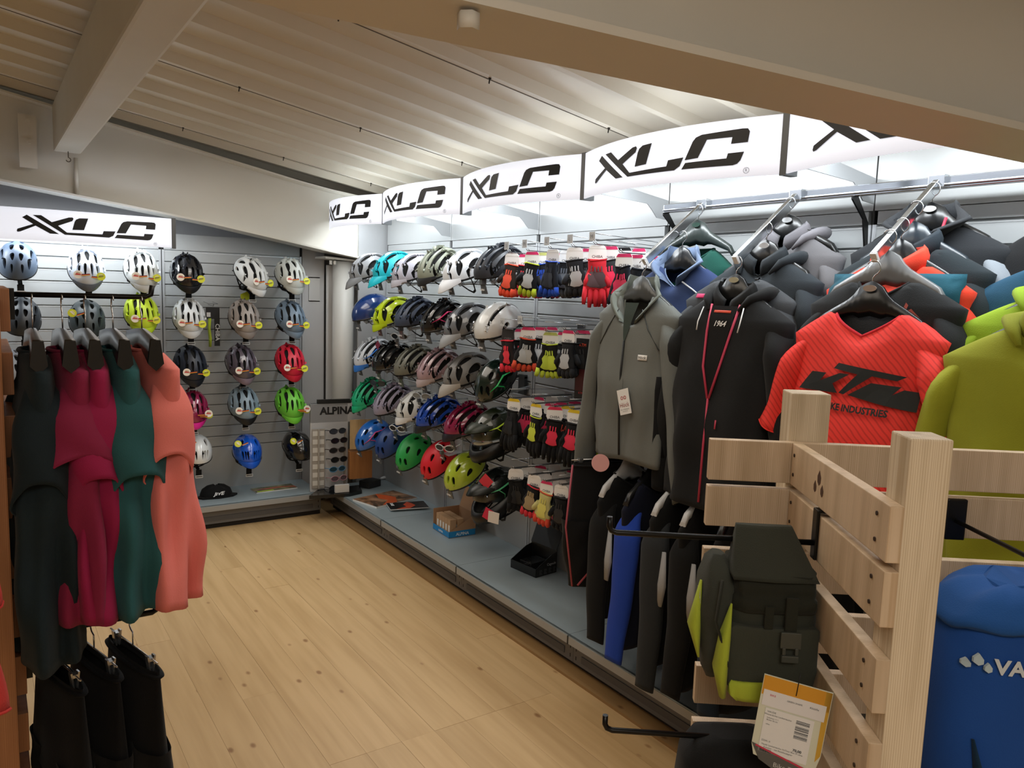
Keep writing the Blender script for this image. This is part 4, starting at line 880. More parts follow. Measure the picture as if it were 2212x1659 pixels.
for q, (x, lb, dy) in enumerate([(.12, 'black shorts on clips under the dark dress', 0), (.20, 'black shorts on clips in the middle of the low arm', .03), (.285, 'black shorts on clips at the end of the low arm', 0)]):
    trousers('shorts', lb, 'shorts', (x, 2.10 + dy, .70), PI / 2 + .25, F('0c0d0f'), L=.42, w=.17, d=.035, leg=.085, inseam=.4, hem=.09, seed=70 + q, group='black shorts on the left rack')
    clip_hanger((x, 2.10 + dy, .72), PI / 2 + .25, 'wire clip hanger on the ' + lb.replace(' on clips', ''))
t, fr = garment('tee_shirt', 'red shirt cut off by the left edge of the frame', 'shirt', (-.07, 1.25, 1.49), PI / 2, (F('c83a36'), F('c83a36'), F('c83a36')), W=.2, L=.40, D=.045, sl=.21, sa=5, seed=80, sleeve_r=(.045, .082))
hanger((-.07, 1.25, 1.495), PI / 2, 'black hanger of the red shirt at the left edge', '0f0f10', .15, dr=.05)
tag(MB().tube([(-.5, 1.25, 1.60), (-.03, 1.25, 1.60)], .0065, 8).obj('hanging_arm', BLKM), 'black metal arm carrying the red shirt at the left edge', 'display arm')
# ------------------------------------------------------------ gloves on display hooks
def glove_mesh(kind):
    """hanging fingers down, back of hand to -x; local z = 0 at the cuff top. materials: palm, accent, finger tips"""
    m = MB(); full = kind == 'long'
    rs = []
    for (z, wy, tx) in [(0, .034, .012), (-.02, .033, .013), (-.04, .030, .012), (-.07, .040, .015), (-.105, .046, .016), (-.125, .045, .014), (-.132, .040, .008)]:
        rs.append([Vector((tx * math.sin(a), wy * math.cos(a), z)) for a in [2 * PI * j / 16 for j in range(16)]])
    m.loft(rs, 0)
    fl = [.062, .075, .070, .055] if full else [.024, .028, .027, .022]
    for q in range(4):
        y = -.034 + q * .0226; L_ = fl[q]
        m.tube([(0, y, -.118), (-.002, y * 1.1, -.13 - L_ * .5), (.006, y * 1.15, -.13 - L_)], [.012, .0115, .008 if full else .0105], 8, 0 if full else 2)
    m.tube([(0, .036, -.06), (-.004, .058, -.09), (-.002, .064, -.115 if full else -.1)], [.016, .013, .009], 8, 0)
    # accent patch on the back of the hand
    rs = []
    for (z, wy, tx) in [(-.052, .018, -.0155), (-.07, .028, -.0175), (-.09, .022, -.0182), (-.112, .030, -.0175), (-.12, .012, -.016)]:
        rs.append([(tx, wy, z), (tx - .003, 0, z), (tx, -wy, z)])
    m.loft([[Vector(p) for p in r] for r in rs], 1, False)
    for q in range(3): m.box((-.0175, -.014 + q * .014, -.04), (.003, .005, .022), (0, .1, .2), 1)
    m.tube([Vector((.0135 * math.sin(a), .0355 * math.cos(a), -.002)) for a in [2 * PI * j / 16 for j in range(17)]], .003, 5, 2, False)
    return m.mesh('glove', [BLKF, BLKF, BLKF])
GM = {'short': glove_mesh('short'), 'long': glove_mesh('long')}
_c = MB()
_c.poly([(-.036, -.01), (-.04, -.045), (-.02, -.085), (.02, -.085), (.04, -.045), (.036, -.01), (.026, 0), (-.026, 0)], -.0008, .0008, 0, 0)
_c.poly([(-.030, -.004), (-.036, -.014), (.036, -.014), (.030, -.004), (.026, 0), (-.026, 0)], -.0016, .0016, 1, 0)
_ct = text_bm('CHIBA', .016, .0003); _c.add([(-.0012, -v[0], v[1] - .048) for v in _ct[0]], _ct[1], 2)
CARD = _c.mesh('card', [WHT, WHT, mat('6a6a6c', .6)])
_c = MB(); _c.tube([(-.37, -.008, .012), (-.36, -.008, 0), (-.0, -.008, 0), (-.0, .008, 0)], .0022, 6).tube([(-.37, .008, .012), (-.36, .008, 0), (0, .008, 0)], .0022, 6).b2((-.004, -.03, -.02), (.004, .03, .01)).tube([(0, 0, .03), (-.375, 0, .045)], .0016, 6)
HOOKM = _c.mesh('wire', WIRE)
def hook(y, z, label, size=None, ln=1.0):
    t = thing('display_hook', label, 'hook', (WX, y, z), (0, 0, 0), 'wire display hooks on the right wall')
    inst('wire', HOOKM, t, scale=(ln, 1, 1))
    if size:
        MB().b2((-.383 * ln - .001, -.019, .012), (-.383 * ln + .001, .019, .05)).obj('size_plate', mat('c9cdd0', .4), t)
        text(size, .024, mat('7b7e82', .5), t, lambda a, b: (-.385 * ln - .002, -a, .03 + b))
    return t
def glove(kind, x, y, z, c0, c1, c2, band, label, group, yaw=0, card='f0f0ef', sub=0):
    t = thing('cycling_gloves', label, 'gloves', (x, y, z), (0, 0, yaw), group)
    inst('card', CARD, t, mats=[mat(card, .6), mat(band, .5), mat('6a6a6c', .6)])
    for s in (-1, 1):
        o = inst('glove', GM[kind], t, (.006 * s, .006 * s, -.055 if kind == 'short' else -.06), (rnd.uniform(-.22, .22), rnd.uniform(-.12, .12), .25 * s + rnd.uniform(-.3, .3)), mats=[F(c0), mat(c1, .6), F(c2)])
        if s > 0: o.scale = (1, -1, 1)
K = '15161a'
# (hook y, hook z, size letter, kind, [(x offset from tip, colours palm, accent, tips, card band)])
GL = [
 ('top row', [
  ('S', 1097, 545, 'short', [('3a2f2b', 'f0553a', 'f0553a', 'f0f0ef'), ('1c1a1b', 'e8384a', 'e8384a', 'd8336a'), (K, '2d2d30', 'e8384a', 'd8336a')]),
  ('M', 1136, 541, 'short', [(K, 'b9bdc0', 'c3d83a', 'd8336a'), ('262a33', '2a55c8', '2a55c8', 'c9cf7a'), ('1a1d24', '3a4250', 'a83a55', 'd8336a')]),
  ('L', 1184, 536, 'short', [('232833', '2d3442', '2a55c8', 'f0f0ef'), ('1b1e24', '6d7480', '5d646e', 'f0f0ef'), ('16181c', '3a4048', '23409a', 'd8336a')]),
  ('L', 1234, 532, 'short', [('24262b', 'b4b8bc', '24262b', 'f0f0ef'), ('2b2d31', '44484e', '5a5f66', 'd8336a'), (K, '2a2c30', '8d9298', 'd8336a')]),
  ('M', 1282, 527, 'long', [('e0303f', '59434a', 'e0303f', 'f0f0ef'), ('33373a', 'e0305a', '33373a', 'd8336a'), ('232528', 'd8305a', '232528', '15161a')]),
  (None, 1336, 545, 'short', [('1c1f2a', 'd8305a', '1c1f2a', 'd8336a'), ('23262c', '3b4048', '23262c', 'd8336a')])]),
 ('second row', [
  ('XL', 1088, 709, 'short', [('2a2224', 'e8384a', 'e8384a', '2c2c2e'), ('17181a', 'e8384a', '17181a', 'd8336a')]),
  ('XXL', 1126, 705, 'short', [('1b1c20', 'b9bdc0', 'e0553a', 'd8336a'), (K, 'c8cbce', '1b1c20', 'd8336a')]),
  (None, 1176, 716, 'short', [('1a1b1d', 'c5dc4a', 'c5dc4a', 'b9c36a'), (K, 'b9bdc0', '1a1b1d', 'd8336a')]),
  (None, 1215, 712, 'short', [('202226', 'b0b4b8', '202226', 'd8336a')])]),
 ('third row', [
  (None, 1100, 860, 'long', [('141517', '1b1c1f', '141517', 'e3c62c'), ('141517', 'd8305a', '141517', 'f0f0ef')]),
  (None, 1148, 872, 'long', [(K, 'cfe04a', 'cfe04a', 'e3c62c'), (K, 'e0305a', K, 'd8336a'), (K, K, K, 'd8336a')]),
  (None, 1190, 878, 'long', [('121315', 'e03050', '121315', 'e0305a'), (K, 'e3503a', K, 'e3c62c'), (K, K, K, 'f0f0ef')]),
  (None, 1230, 884, 'long', [('131416', 'e03050', '131416', 'e3c62c'), (K, 'e3503a', K, 'f0f0ef'), (K, K, K, 'b02a50')]),
  (None, 1268, 905, 'long', [('b9d234', '4a5a20', 'b9d234', 'e3c62c'), (K, K, 'c02a40', '9a2a48')])]),
 ('bottom row', [
  (None, 1104, 1012, 'short', [('161718', '202224', '161718', 'f0f0ef'), ('161718', '202224', '161718', 'f0f0ef')]),
  (None, 1140, 1026, 'short', [('16171a', 'a08d6a', 'e03a48', 'f0f0ef'), (K, K, 'b02a38', 'f0f0ef'), (K, K, K, 'f0f0ef')]),
  (None, 1172, 1040, 'short', [('cfc884', 'd8d06a', 'e0503a', 'd8336a'), (K, K, 'd8305a', 'f0f0ef'), (K, K, K, 'f0f0ef')]),
  (None, 1206, 1048, 'short', [(K, '26262a', K, 'f0f0ef'), (K, K, K, 'f0f0ef'), (K, K, 'c02a50', 'f0f0ef')]),
  (None, 1236, 1050, 'short', [(K, '26262a', 'b82a48', 'f0f0ef'), (K, K, K, 'f0f0ef'), (K, K, K, 'f0f0ef')]),
  (None, 1270, 1064, 'long', [(K, 'cfe04a', '2c3a5a', 'f0f0ef'), (K, '2c3a5a', '2c3a5a', 'f0f0ef')])])]
CN = {'f0553a': 'orange', 'e8384a': 'red', '2d2d30': 'charcoal', 'b9bdc0': 'silver', '2a55c8': 'blue', '3a4250': 'slate', '2d3442': 'dark blue', '6d7480': 'grey', '3a4048': 'dark grey', 'b4b8bc': 'white', '44484e': 'dark grey', '2a2c30': 'black'}
ordn = ['first', 'second', 'third', 'fourth', 'fifth', 'sixth', 'seventh']
for rown, hooks in GL:
    for hi, (sz, u, v, kind, gl_) in enumerate(hooks):
        tip = PX(u, v, WX - .375)
        hook(tip.y, tip.z - .0, 'chrome wire hook, %s from the left in the %s of gloves' % (ordn[hi], rown), sz)
        for gi, (c0, c1, c2, bd) in enumerate(gl_ + [(K, K, K, 'd8336a'), (K, '26262a', K, 'f0f0ef')][:max(0, 4 - len(gl_))]):
            x = WX - .345 + gi * .078 + rnd.uniform(-.01, .01)
            pos = ['front', 'second', 'third', 'rear'][gi]
            glove(kind, x, tip.y + rnd.uniform(-.006, .006), tip.z - .004, c0, c1, c2, bd, '%s gloves with %s accents, %s pair on the %s hook, %s' % ('long-fingered' if kind == 'long' else 'fingerless', CN.get(c1, 'black' if c1 in (K,) else 'coloured'), pos, ordn[hi], rown),
                  'gloves on the %s of hooks' % rown, rnd.uniform(.15, .85), 'f0f0ef' if c0 != '2a2224' else '2c2c2e')
# black retail pack with orange print and others
tip = PX(1250, 722, WX - .30); hook(tip.y, tip.z, 'chrome wire display hook carrying the black retail pack', None, .85)
t = tag(MB().b2((-.002, -.04, -.30), (.012, .04, -.02)).obj('retail_pack', mat('1b1b1d', .4), None, (tip.x + .03, tip.y, tip.z), (0, 0, .2)), 'black retail pack with small orange lettering right of the gloves', 'pack')
text('KTM', .02, mat('e0553a', .5), t, lambda x, y: (-.004, -x, -.05 + y)); text('KTM', .014, mat('c83a3a', .5), t, lambda x, y: (-.004, -x, -.27 + y))
MB().b2((-.003, -.036, -.26), (-.002, .036, -.16)).obj('window', mat('4a1d20', .4), t)
t = tag(MB().b2((-.002, -.035, -.28), (.012, .035, -.02)).obj('retail_pack', mat('141415', .4), None, (tip.x + .12, tip.y - .05, tip.z), (0, 0, -.1)), 'plain black retail pack behind the one with orange lettering', 'pack')
t = tag(MB().b2((0, -.03, -.05), (.02, .03, .05)).b2((-.002, -.03, .04), (.02, .03, .06)).obj('sign_clip', mat('35383a', .5), None, PX(1126, 832, WX - .03)), 'small dark grey plastic holder on the slatwall beside the green-black helmet', 'holder')
# ------------------------------------------------------------ sunglasses
def _glasses(style):
    m = MB()
    for s in (-1, 1):
        w = .028; pts = []
        for q in range(14):
            a = 2 * PI * q / 14; pts.append((s * .034 + w * math.cos(a) * 1.05, -.012 * abs(math.cos(a)) * 0 + .004 * math.cos(a) * s, .019 * math.sin(a) * (1 if math.sin(a) > 0 else 1.0)))
        m.tube([Vector(p) for p in pts + [pts[0]]], .0028, 6, 0, False); m.add([Vector(p) for p in pts], [tuple(range(14))], 1)
        m.tube([(s * .062, 0, .008), (s * .068, .05, .008), (s * .066, .1, .002), (s * .06, .125, -.016)], .0028, 6, 0)
    m.tube([(-.008, -.002, .006), (0, -.004, .009), (.008, -.002, .006)], .003, 6, 0)
    return m.mesh('frame', [BLK, BLK])
GLM = _glasses(0)
def glasses(loc, rot, frame, lens, label, group, mount=False):
    t = thing('sunglasses', label, 'glasses', loc, rot, group); inst('frame', GLM, t, mats=[mat(frame, .3), mat(lens, .08, .3)]); return t
for (u, v, fc, lc, lb) in [(862, 727, 'b9bdc0', '15181c', 'dark sport glasses with pale frame under the slate blue helmet'), (815, 828, '2a2c2e', '3a4248', 'black-framed sport glasses above the sea green helmet'),
                       (910, 856, 'b0b4b8', '8a9298', 'clear glasses under the dusty rose helmet'), (858, 926, 'e4e6e8', '2c3036', 'white-framed glasses above the navy child helmet'), (960, 968, 'e4e6e8', '2b3340', 'white-framed goggles on the red child helmet display')]:
    p = PX(u, v, 2.20); glasses(p, (.2, 0, -PI / 2 + .5), fc, lc, lb, 'glasses displayed between the helmets')
    h = thing('glasses_holder', 'grey display shelf under the ' + lb, 'display holder', p + Vector((.02, 0, -.03)), (0, 0, -PI / 2), 'grey glasses holders')
    MB().box((0, .03, 0), (.11, .1, .003), (.15, 0, 0)).b2((-.05, .07, .0), (.05, .075, .10)).tube([(0, .07, 0), (0, .31, 0)], .006, 6).obj('shelf', CLEAR, h)
    inst('name_plate', PLG, h, (0, -.03, .0)); inst('lettering', _alp, h, (0, -.03, 0))
# ------------------------------------------------------------ diamond hang tags under helmets
for (u, v, c, lb) in [(816, 745, '7a2a45', 'dark red diamond hang tag under the neon yellow helmet'), (1090, 738, '7a1f38', 'wine red diamond hang tag under the white city helmet'), (905, 912, '8a1f4d', 'magenta hang tag left of the royal blue helmet'), (953, 735, 'b9bbbd', 'white folded hang tag under the black helmet')]:
    tag(MB().poly([(0, .03), (.02, 0), (0, -.035), (-.02, 0)], -.001, .001, 0, 1).tube([(0, 0, .03), (0, .01, .08)], .0006, 4).obj('hang_tag', mat(c, .5), None, PX(u, v, 2.2), (0, 0, -1.0 if c != 'b9bbbd' else -2.2)), lb, 'tag')
for q, (u, v, c) in enumerate([(1050, 1040, 'd83a4a'), (1056, 1112, 'd82a50'), (1066, 1118, 'e8e4e0')]):
    tag(MB().poly([(-.03, -.03), (.03, -.03), (.03, .03), (-.03, .03)], -.001, .001, 0, 1).obj('hang_tag', mat(c, .5), None, PX(u, v, 2.1), (.1, .7 - q * .3, -1.0)), ['red and white hang tag beside the black and green full face helmet', 'crimson hang tag hanging low from the full face helmet', 'white card behind the crimson hang tag'][q], 'tag')
tag(MB().poly([(-.045, -.02), (0, -.03), (.045, -.005), (.045, .012), (0, .03), (-.045, .01)], -.001, .001, 0, 1).obj('neon_card', mat('cdd82a', .5), None, PY(534, 639, 5.5)), 'neon yellow folded card below the sideways white helmet', 'card')
# sleeve pack on the back wall
p = PY(457, 662, 5.62)
hk = tag(MB().tube([(0, .10, .01), (0, -.05, .005), (0, -.06, .02)], .002, 6).tube([(-.03, .1, .03), (-.03, -.05, .02), (.03, -.05, .02), (.03, .1, .03)], .0015, 6).obj('display_hook', WIRE, None, (p.x, p.y, p.z)), 'chrome wire hook on the back wall holding the sleeve pack', 'hook')
t = thing('sleeve_pack', 'neon yellow arm sleeve pack with a black header card', 'pack', (p.x, p.y - .03, p.z))
MB().b2((-.045, -.002, -.08), (.045, .002, -.005)).obj('header_card', mat('17181a', .5), t); MB().b2((.01, -.004, -.27), (.045, .004, -.08)).obj('card_edge', mat('131415', .5), t)
MB().tube([(-.02, 0, -.08), (-.025, 0, -.15), (-.018, 0, -.22), (-.02, 0, -.275)], [.026, .024, .026, .022], 12, 0, True, .35).obj('sleeve', F('b7cc3e'), t)
text('CHIBA', .04, mat('d8dadb', .5), t, lambda x, y: (.028 + y, -.0055, -.175 - x), .0006); MB().b2((-.04, -.003, -.07), (-.015, -.002, -.04)).obj('price_sticker', mat('dcdcdc', .5), t)
# ------------------------------------------------------------ sunglasses stand in the corner
a0, b0 = Vector((1.905, 5.30, 0)), Vector((2.30, 5.24, 0)); rz = math.atan2(b0.y - a0.y, b0.x - a0.x); Wd = .40
t = thing('sunglasses_stand', 'tall grey sunglasses display with black base in the corner', 'display', (2.09, 5.27, .172), (0, 0, rz))
MB().b2((-.20, 0, .0), (.07, .03, .64)).b2((-.20, 0, .50), (.20, .03, .64)).obj('back_panel', mat('b8babd', .45), t, None, None, .004)
MB().b2((-.15, -.002, .64), (.09, .028, .668)).obj('top_strip', mat('18191a', .4), t)
text('ALPINA', .072, mat('18191a', .5), t, lambda x, y: (-.01 + x * 1.0, -.002, .585 + y), .003)
MB().poly([(-.24, -.17), (-.15, -.02), (.16, .02), (.14, -.14), (.04, -.19)], -.002, .022, 0, 2).obj('base', mat('141517', .15), t)
MB().b2((-.15, -.03, .03), (-.14, 0, .46)).b2((.04, -.03, .03), (.05, 0, .46)).b2((-.19, -.012, .03), (-.10, -.004, .46)).obj('rack', mat('a09b93', .4), t)
for i in range(7): MB().b2((-.185, -.014, .05 + i * .06), (-.105, -.012, .085 + i * .06)).obj('slot', mat('d0cec8', .4), t)
for i, (fc, lc, lb) in enumerate([('2a2a2c', '45484c', 'top black-framed sunglasses'), ('1a1a1c', '2a1f22', 'second sunglasses with red tinted lens and a pink tag'), ('3a2f2a', '2c2a2a', 'third brown sunglasses with a white tag'), ('131416', '1c1c1e', 'fourth wide black sunglasses'), ('5a8ab0', '2a4a5a', 'fifth sunglasses with pale blue frame'), ('b58a94', '6a5a60', 'sixth sunglasses with rose frame'), ('202224', '30343a', 'lowest dark sunglasses beside the white box')]):
    glasses((2.065 + (i % 2) * .012, 5.215, .62 - i * .069), (-.1, 0, rz + .25), fc, lc, lb + ' on the corner stand', 'sunglasses on the corner stand')
tag(MB().b2((-.05, -.01, 0), (.05, .02, .055)).obj('small_box', mat('d5d4d2', .5), None, (2.06, 5.12, .196), (0, 0, rz), .002), 'small white box standing on the black base of the sunglasses stand', 'box')
p = MB().b2((0, -.006, 0), (.165, .0, .215)).obj('wood_panel', mat('dcc090', .3, 0, 'wood'), None, (2.155, 5.215, .48), (0, 0, rz)); tag(p, 'tan mirror panel beside the sunglasses, floor reflection painted on', 'board')  # stands for a mirror, the reflected floor painted as its colour
p = MB().b2((0, 0, 0), (.165, .12, .20)).obj('cardboard_box', mat('a9733f', .5, 0, 'wood'), None, (2.15, 5.20, .262), (0, 0, rz)); tag(p, 'orange-brown box under the mirror panel, reflected wood painted on', 'box')  # lower mirror piece, reflected wood tone put into its colour
tag(MB().b2((0, 0, 0), (.13, .10, .05)).obj('small_box', mat('2a2a2b', .6), None, (2.30, 5.20, .172), (0, 0, .4), .004), 'dark object behind the white shoe part in the corner', 'box')
tag(MB().tube([(0, 0, .012), (.05, .01, .016), (.11, .015, .014)], [.012, .02, .012], 8, 0, True, .6).obj('shoe_cover', mat('d6d8da', .5), None, PZ(822, 1037, .172)), 'flat pale shoe cover lying in the corner of the right shelf', 'shoe cover')
# ------------------------------------------------------------ things on the base shelves
ZS = .1705
p = PZ(468, 1073, ZS); t = thing('sports_hat', 'black folded cap with white lettering on the back shelf', 'hat', p, (0, 0, 0))
m = MB(); m.loft([[Vector((.105 * k * math.cos(a), .07 * k * math.sin(a) + .01, z + .008 * math.sin(3 * a))) for a in [2 * PI * j / 28 for j in range(28)]] for k, z in ((1, .0), (1.03, .02), (.92, .05), (.6, .072), (.2, .082))], 0); m.obj('crown', F('111214'), t)
m = MB(); m.poly([(-.13, .0), (-.1, -.045), (0, -.065), (.1, -.045), (.14, .0), (.1, .04), (-.1, .04)], 0, .012, 0, 2); m.obj('brim', F('131416'), t)
text('JIVE', .036, mat('dfe0e0', .5), t, lambda x, y: (x * 1.1, -.062 + .5 * y, .036 + y * .8), .001, shear=.4)
p = PZ(385, 1078, ZS); t = thing('sports_hat', 'black cap with a red and white stripe behind the coral shirt', 'hat', p, (0, 0, .3))
m = MB(); m.loft([[Vector((.10 * k * math.cos(a), .06 * k * math.sin(a), z)) for a in [2 * PI * j / 24 for j in range(24)]] for k, z in ((1, .0), (1.0, .02), (.8, .04), (.2, .052))], 0); m.obj('crown', F('131315'), t)
MB().box((-.05, -.062, .02), (.03, .004, .035)).obj('stripe', mat('c8383c', .5), t)
def magazine(loc, rz, w, h, cols, label, title=None, tc_='e8e8e8', n=1):
    t = thing('magazine', label, 'magazine', loc, (0, 0, rz)); MB().b2((-w / 2, -h / 2, 0), (w / 2, h / 2, .006 * n)).obj('pages', mat('e4e2de', .6), t)
    MB().b2((-w / 2, -h / 2, .006 * n), (w / 2, h / 2, .0066 * n)).obj('cover', mat(cols[0], .25, 0, 'picture'), t)
    if len(cols) > 1: MB().poly([(-w / 2, h * .05), (-w * .1, -h * .1), (w * .2, -h * .05), (w / 2, -h * .35), (w / 2, 0), (w * .1, h * .2), (-w * .2, h * .15)], .0066 * n, .0072 * n, 0, 2).obj('print', mat(cols[1], .3), t)
    if title: text(title, w * .16, mat(tc_, .4), t, lambda x, y: (x - w * .22, y - h * .38, .0075 * n), .002)
    return t
p = PZ(592, 1056, ZS); magazine(p, .05, .30, .13, ['9c9a74', 'b05a3a'], 'colourful brochure lying on the back shelf')
MB().b2((-.14, -.06, .0068), (-.02, -.035, .0075)).obj('print', mat('b9cc3a', .4), bpy.data.objects['magazine'])
p = PZ(578, 1042, ZS); t = thing('bar_box', 'black box with yellow lettering lying behind the brochure', 'box', p + Vector((0, .04, 0)), (0, 0, -.05)); MB().b2((-.11, -.02, 0), (.11, .03, .045)).obj('carton', mat('1a2022', .4), t, None, None, .006); text('CRATONI', .024, mat('c9b86a', .5), t, lambda x, y: (x + .02, -.021, .022 + y))
p = PZ(832, 1080, ZS); magazine(p, -PI / 2 + .25, .26, .36, ['b58a6a', 'd05a2a'], 'larger photo catalogue lying open-edged on the right shelf', None, n=2)
p = PZ(880, 1093, ZS + .013); t = magazine(p, -PI / 2 - .25, .16, .26, ['201c22', 'c84a28'], 'dark brochure with white title lying on top of the catalogue', 'DARE', n=1)
# helmets stand box with small parcels
p = PZ(970, 1150, ZS); t = thing('display_box', 'open brown and blue counter box with small cartons inside', 'box', (p.x + .035, p.y + .0, ZS), (0, 0, -PI / 2 - .05))
bx = mat('b08a68', .7); bl = mat('1e86c4', .5)
rzB = t.rotation_euler.z
m = MB(); m.b2((-.11, -.09, 0), (.11, -.087, .035), 1); m.b2((-.11, .087, 0), (.11, .09, .13), 0); m.b2((-.11, -.09, 0), (-.107, .09, .13), 0); m.b2((-.112, -.09, 0), (-.11, .09, .04), 1); m.b2((.107, -.09, 0), (.11, .09, .04), 1); m.b2((-.11, -.09, 0), (.11, .09, .003), 0); m.poly([(-.09, .035), (.09, .035), (.09, .13)], .1085, .1095, 0, 0)
m.box((0, .115, .19), (.22, .003, .13), (-.35, 0, 0), 0); m.box((0, .146, .272), (.22, .003, .045), (-.35, 0, 0), 1); m.obj('tray', [bx, bl], t)
text('ALPINA', .026, mat('e4eef4', .5), t, lambda x, y: (.1115, x, .019 + y), .0006); text('ALPINA', .018, mat('e4eef4', .5), t, lambda x, y: (x, -.092, .017 + y), .0006)
for i in range(5):
    for j in range(2):
        tag(MB().b2((-.018, -.02, 0), (.018, .02, .105 - .0 * j)).b2((-.006, -.0205, .03), (.012, -.0198, .07), 1).obj('small_carton', [mat('b9946f', .7), mat('e6e2dc', .6)], None, Matrix.Rotation(rzB, 4, 'Z') @ Vector((-.068 + i * .038, -.06 + j * .05, 0)) + Vector((p.x + .035, p.y + .0, ZS + .004)), (0, 0, rzB)), 'small brown carton, %s from the far end, %s row of the blue-edged box' % (ordn[i], ['room side', 'wall side'][j]), 'box', 'cartons in the counter box')
p = PZ(1160, 1232, ZS); t = thing('display_box', 'black counter box with white print and raised header', 'box', (p.x - .01, p.y + .02, ZS), (0, 0, -PI / 2 + .12)); bk = mat('17191a', .35)
m = MB()
for s in (-1, 1): m.poly([(-.075, 0), (.075, 0), (.075, .11), (.03, .10), (-.075, .045)], s * .1, s * .1 - s * .003, 0, 0)
m.b2((-.1, -.075, 0), (.1, -.072, .045)); m.b2((-.1, .072, 0), (.1, .075, .12)); m.b2((-.1, -.075, 0), (.1, .075, .003)); m.box((0, .10, .19), (.2, .003, .15), (-.4, 0, 0)); m.obj('tray', bk, t)
pp = Matrix.Rotation(-.4, 4, 'X')
for (s_, sz, a, b) in [('Cagoule', .02, .04, .035)]: text(s_, sz, mat('c9ccce', .5), t, lambda x, y: (.1015, x + .035, .055 + y))
text('Bamboo', .024, mat('d8dadb', .5), t, lambda x, y: (x + .03, .1 - .0025 - (y + .05) * -.39 * -1 * -1, .19 + (y + .05) * .92)); 
for i in range(4):
    for j in range(5): MB().b2((.1002, -.05 + i * .033, .008 + j * .006), (.1012, -.05 + i * .033 + .022 - (j % 3) * .004, .010 + j * .006)).obj('print', mat('5a5e60', .6), t)
    MB().box((-.07 + i * .03, .0955, .178), (.022, .003, .012), (-.4, 0, 0)).obj('print', mat('cfd1d2', .5), t)
MB().tube([Vector((-.075 + .016 * math.cos(a), .0975 + .39 * .03, .222 + .010 * math.sin(a))) for a in [j * PI / 8 for j in range(17)]], .0012, 5).obj('emblem', mat('cfd1d2', .5), t)
for i in range(6): tag(MB().b2((-.045, -.008, 0), (.045, .008, .05)).tube([(-.03, -.01, .03), (.03, -.01, .045)], .003, 6).obj('packet', mat('2c2f31', .1, .3), None, Matrix.Rotation(-PI / 2 + .12, 4, 'Z') @ Vector((0, -.05 + i * .02, 0)) + Vector((p.x - .01, p.y + .02, ZS + .005)), (0, .0, -PI / 2 + .12)), 'shiny dark packet, %s from the room side in the black counter box' % ordn[i], 'packet', 'packets in the black box')
# ------------------------------------------------------------ wooden rack in the right foreground
E1 = Vector((.611, .7915, 0)); E2 = Vector((.7915, -.611, 0)); O = Vector((1.385, 1.0, 0))
RZR = math.atan2(E2.y, E2.x)                    # local x = E2 (right), local y = E1 (away)
def L2(a, b, z): return O + E1 * a + E2 * b + Vector((0, 0, z))
rk = thing('wooden_rack', 'pale wooden slatted display rack in the right foreground', 'rack', O, (0, 0, RZR))
WP = mat('dccdb4', .55, 0, 'wood'); WB = mat('d3bda2', .55, 0, 'wood')
def post(b0, b1, a0, a1): return MB().b2((b0, a0, 0), (b1, a1, 1.46)).obj('post', WP, rk, None, None, .003)
post(-.002, .078, -.008, .062); post(.021, .081, -.508, -.440); post(.74, .81, -.008, .062)
tops = [1.36, 1.262, 1.128, .996, .868, .742, .62, .49, .36, .22, .10]
SCR = mat('3a2a1e', .6, .3)
def plank(sz, loc, rotz): return MB().box((0, 0, 0), sz).obj('slat', WB, rk, loc, (0, 0, rotz), .0018)
for i, z in enumerate(tops):
    plank((1.10, .022, .085), (-.166 + .55, -.0195, z - .0425), 0)
    sb = plank((.478, .021, .085), (.0105, -.271, z - .0425), PI / 2)
    for (b, a, dz) in [(-.001, -.05, .022), (-.001, -.05, .062), (-.001, -.468, .022), (-.001, -.468, .062)]:
        MB().tube([(b - .0008, a, z - dz), (b + .004, a, z - dz)], .0036, 8).obj('screw', SCR, rk)
    MB().tube([(.04, -.032, z - .03), (.04, -.028, z - .03)], .0036, 8).obj('screw', SCR, rk)
for (dx, dz, s) in [(0, .0, 1), (-.016, -.022, .8), (.016, -.022, .8)]:      # burnt-in emblem on the top slat
    pts = [(0, .017 * s), (.007 * s, .004 * s), (.006 * s, -.008 * s), (0, -.014 * s), (-.006 * s, -.008 * s), (-.007 * s, .004 * s)]
    MB().add([(-.0012, -.205 + q[0] * 1.2 - dx, 1.325 + q[1] + dz) for q in pts], [tuple(range(6))]) if 0 else None
    k = MB(); k.poly([(-.205 - q[0] * 1.3 - dx * 1.2, 1.327 + q[1] * .9 + dz * .9) for q in pts], -.0006, -.0001, 0, 0); k.obj('burnt_emblem', mat('4a2c16', .7), rk)
def arm(loc, z, ln, label, bracket=True):
    t = thing('hanging_arm', label, 'display arm', L2(loc, 0, z), (0, 0, RZR), 'black hanging arms on the wooden rack')
    MB().tube([(-.005, 0, 0), (-ln + .01, 0, 0), (-ln, 0, .004), (-ln - .004, 0, .012), (-ln - .004, 0, .03)], .0055, 10).obj('bar', BLKM, t)
    MB().b2((-.006, -.012, -.03), (0.0, .012, .062)).b2((-.006, -.012, .058), (.026, .012, .064)).b2((.023, -.012, .03), (.027, .012, .062)).obj('bracket', BLKM, t, None, None, .002)
    return t
a1 = -.215
arm(a1, 1.209, .375, 'upper black arm on the wooden rack holding the green bag'); arm(a1, .817, .365, 'lower black arm near the bottom of the picture')
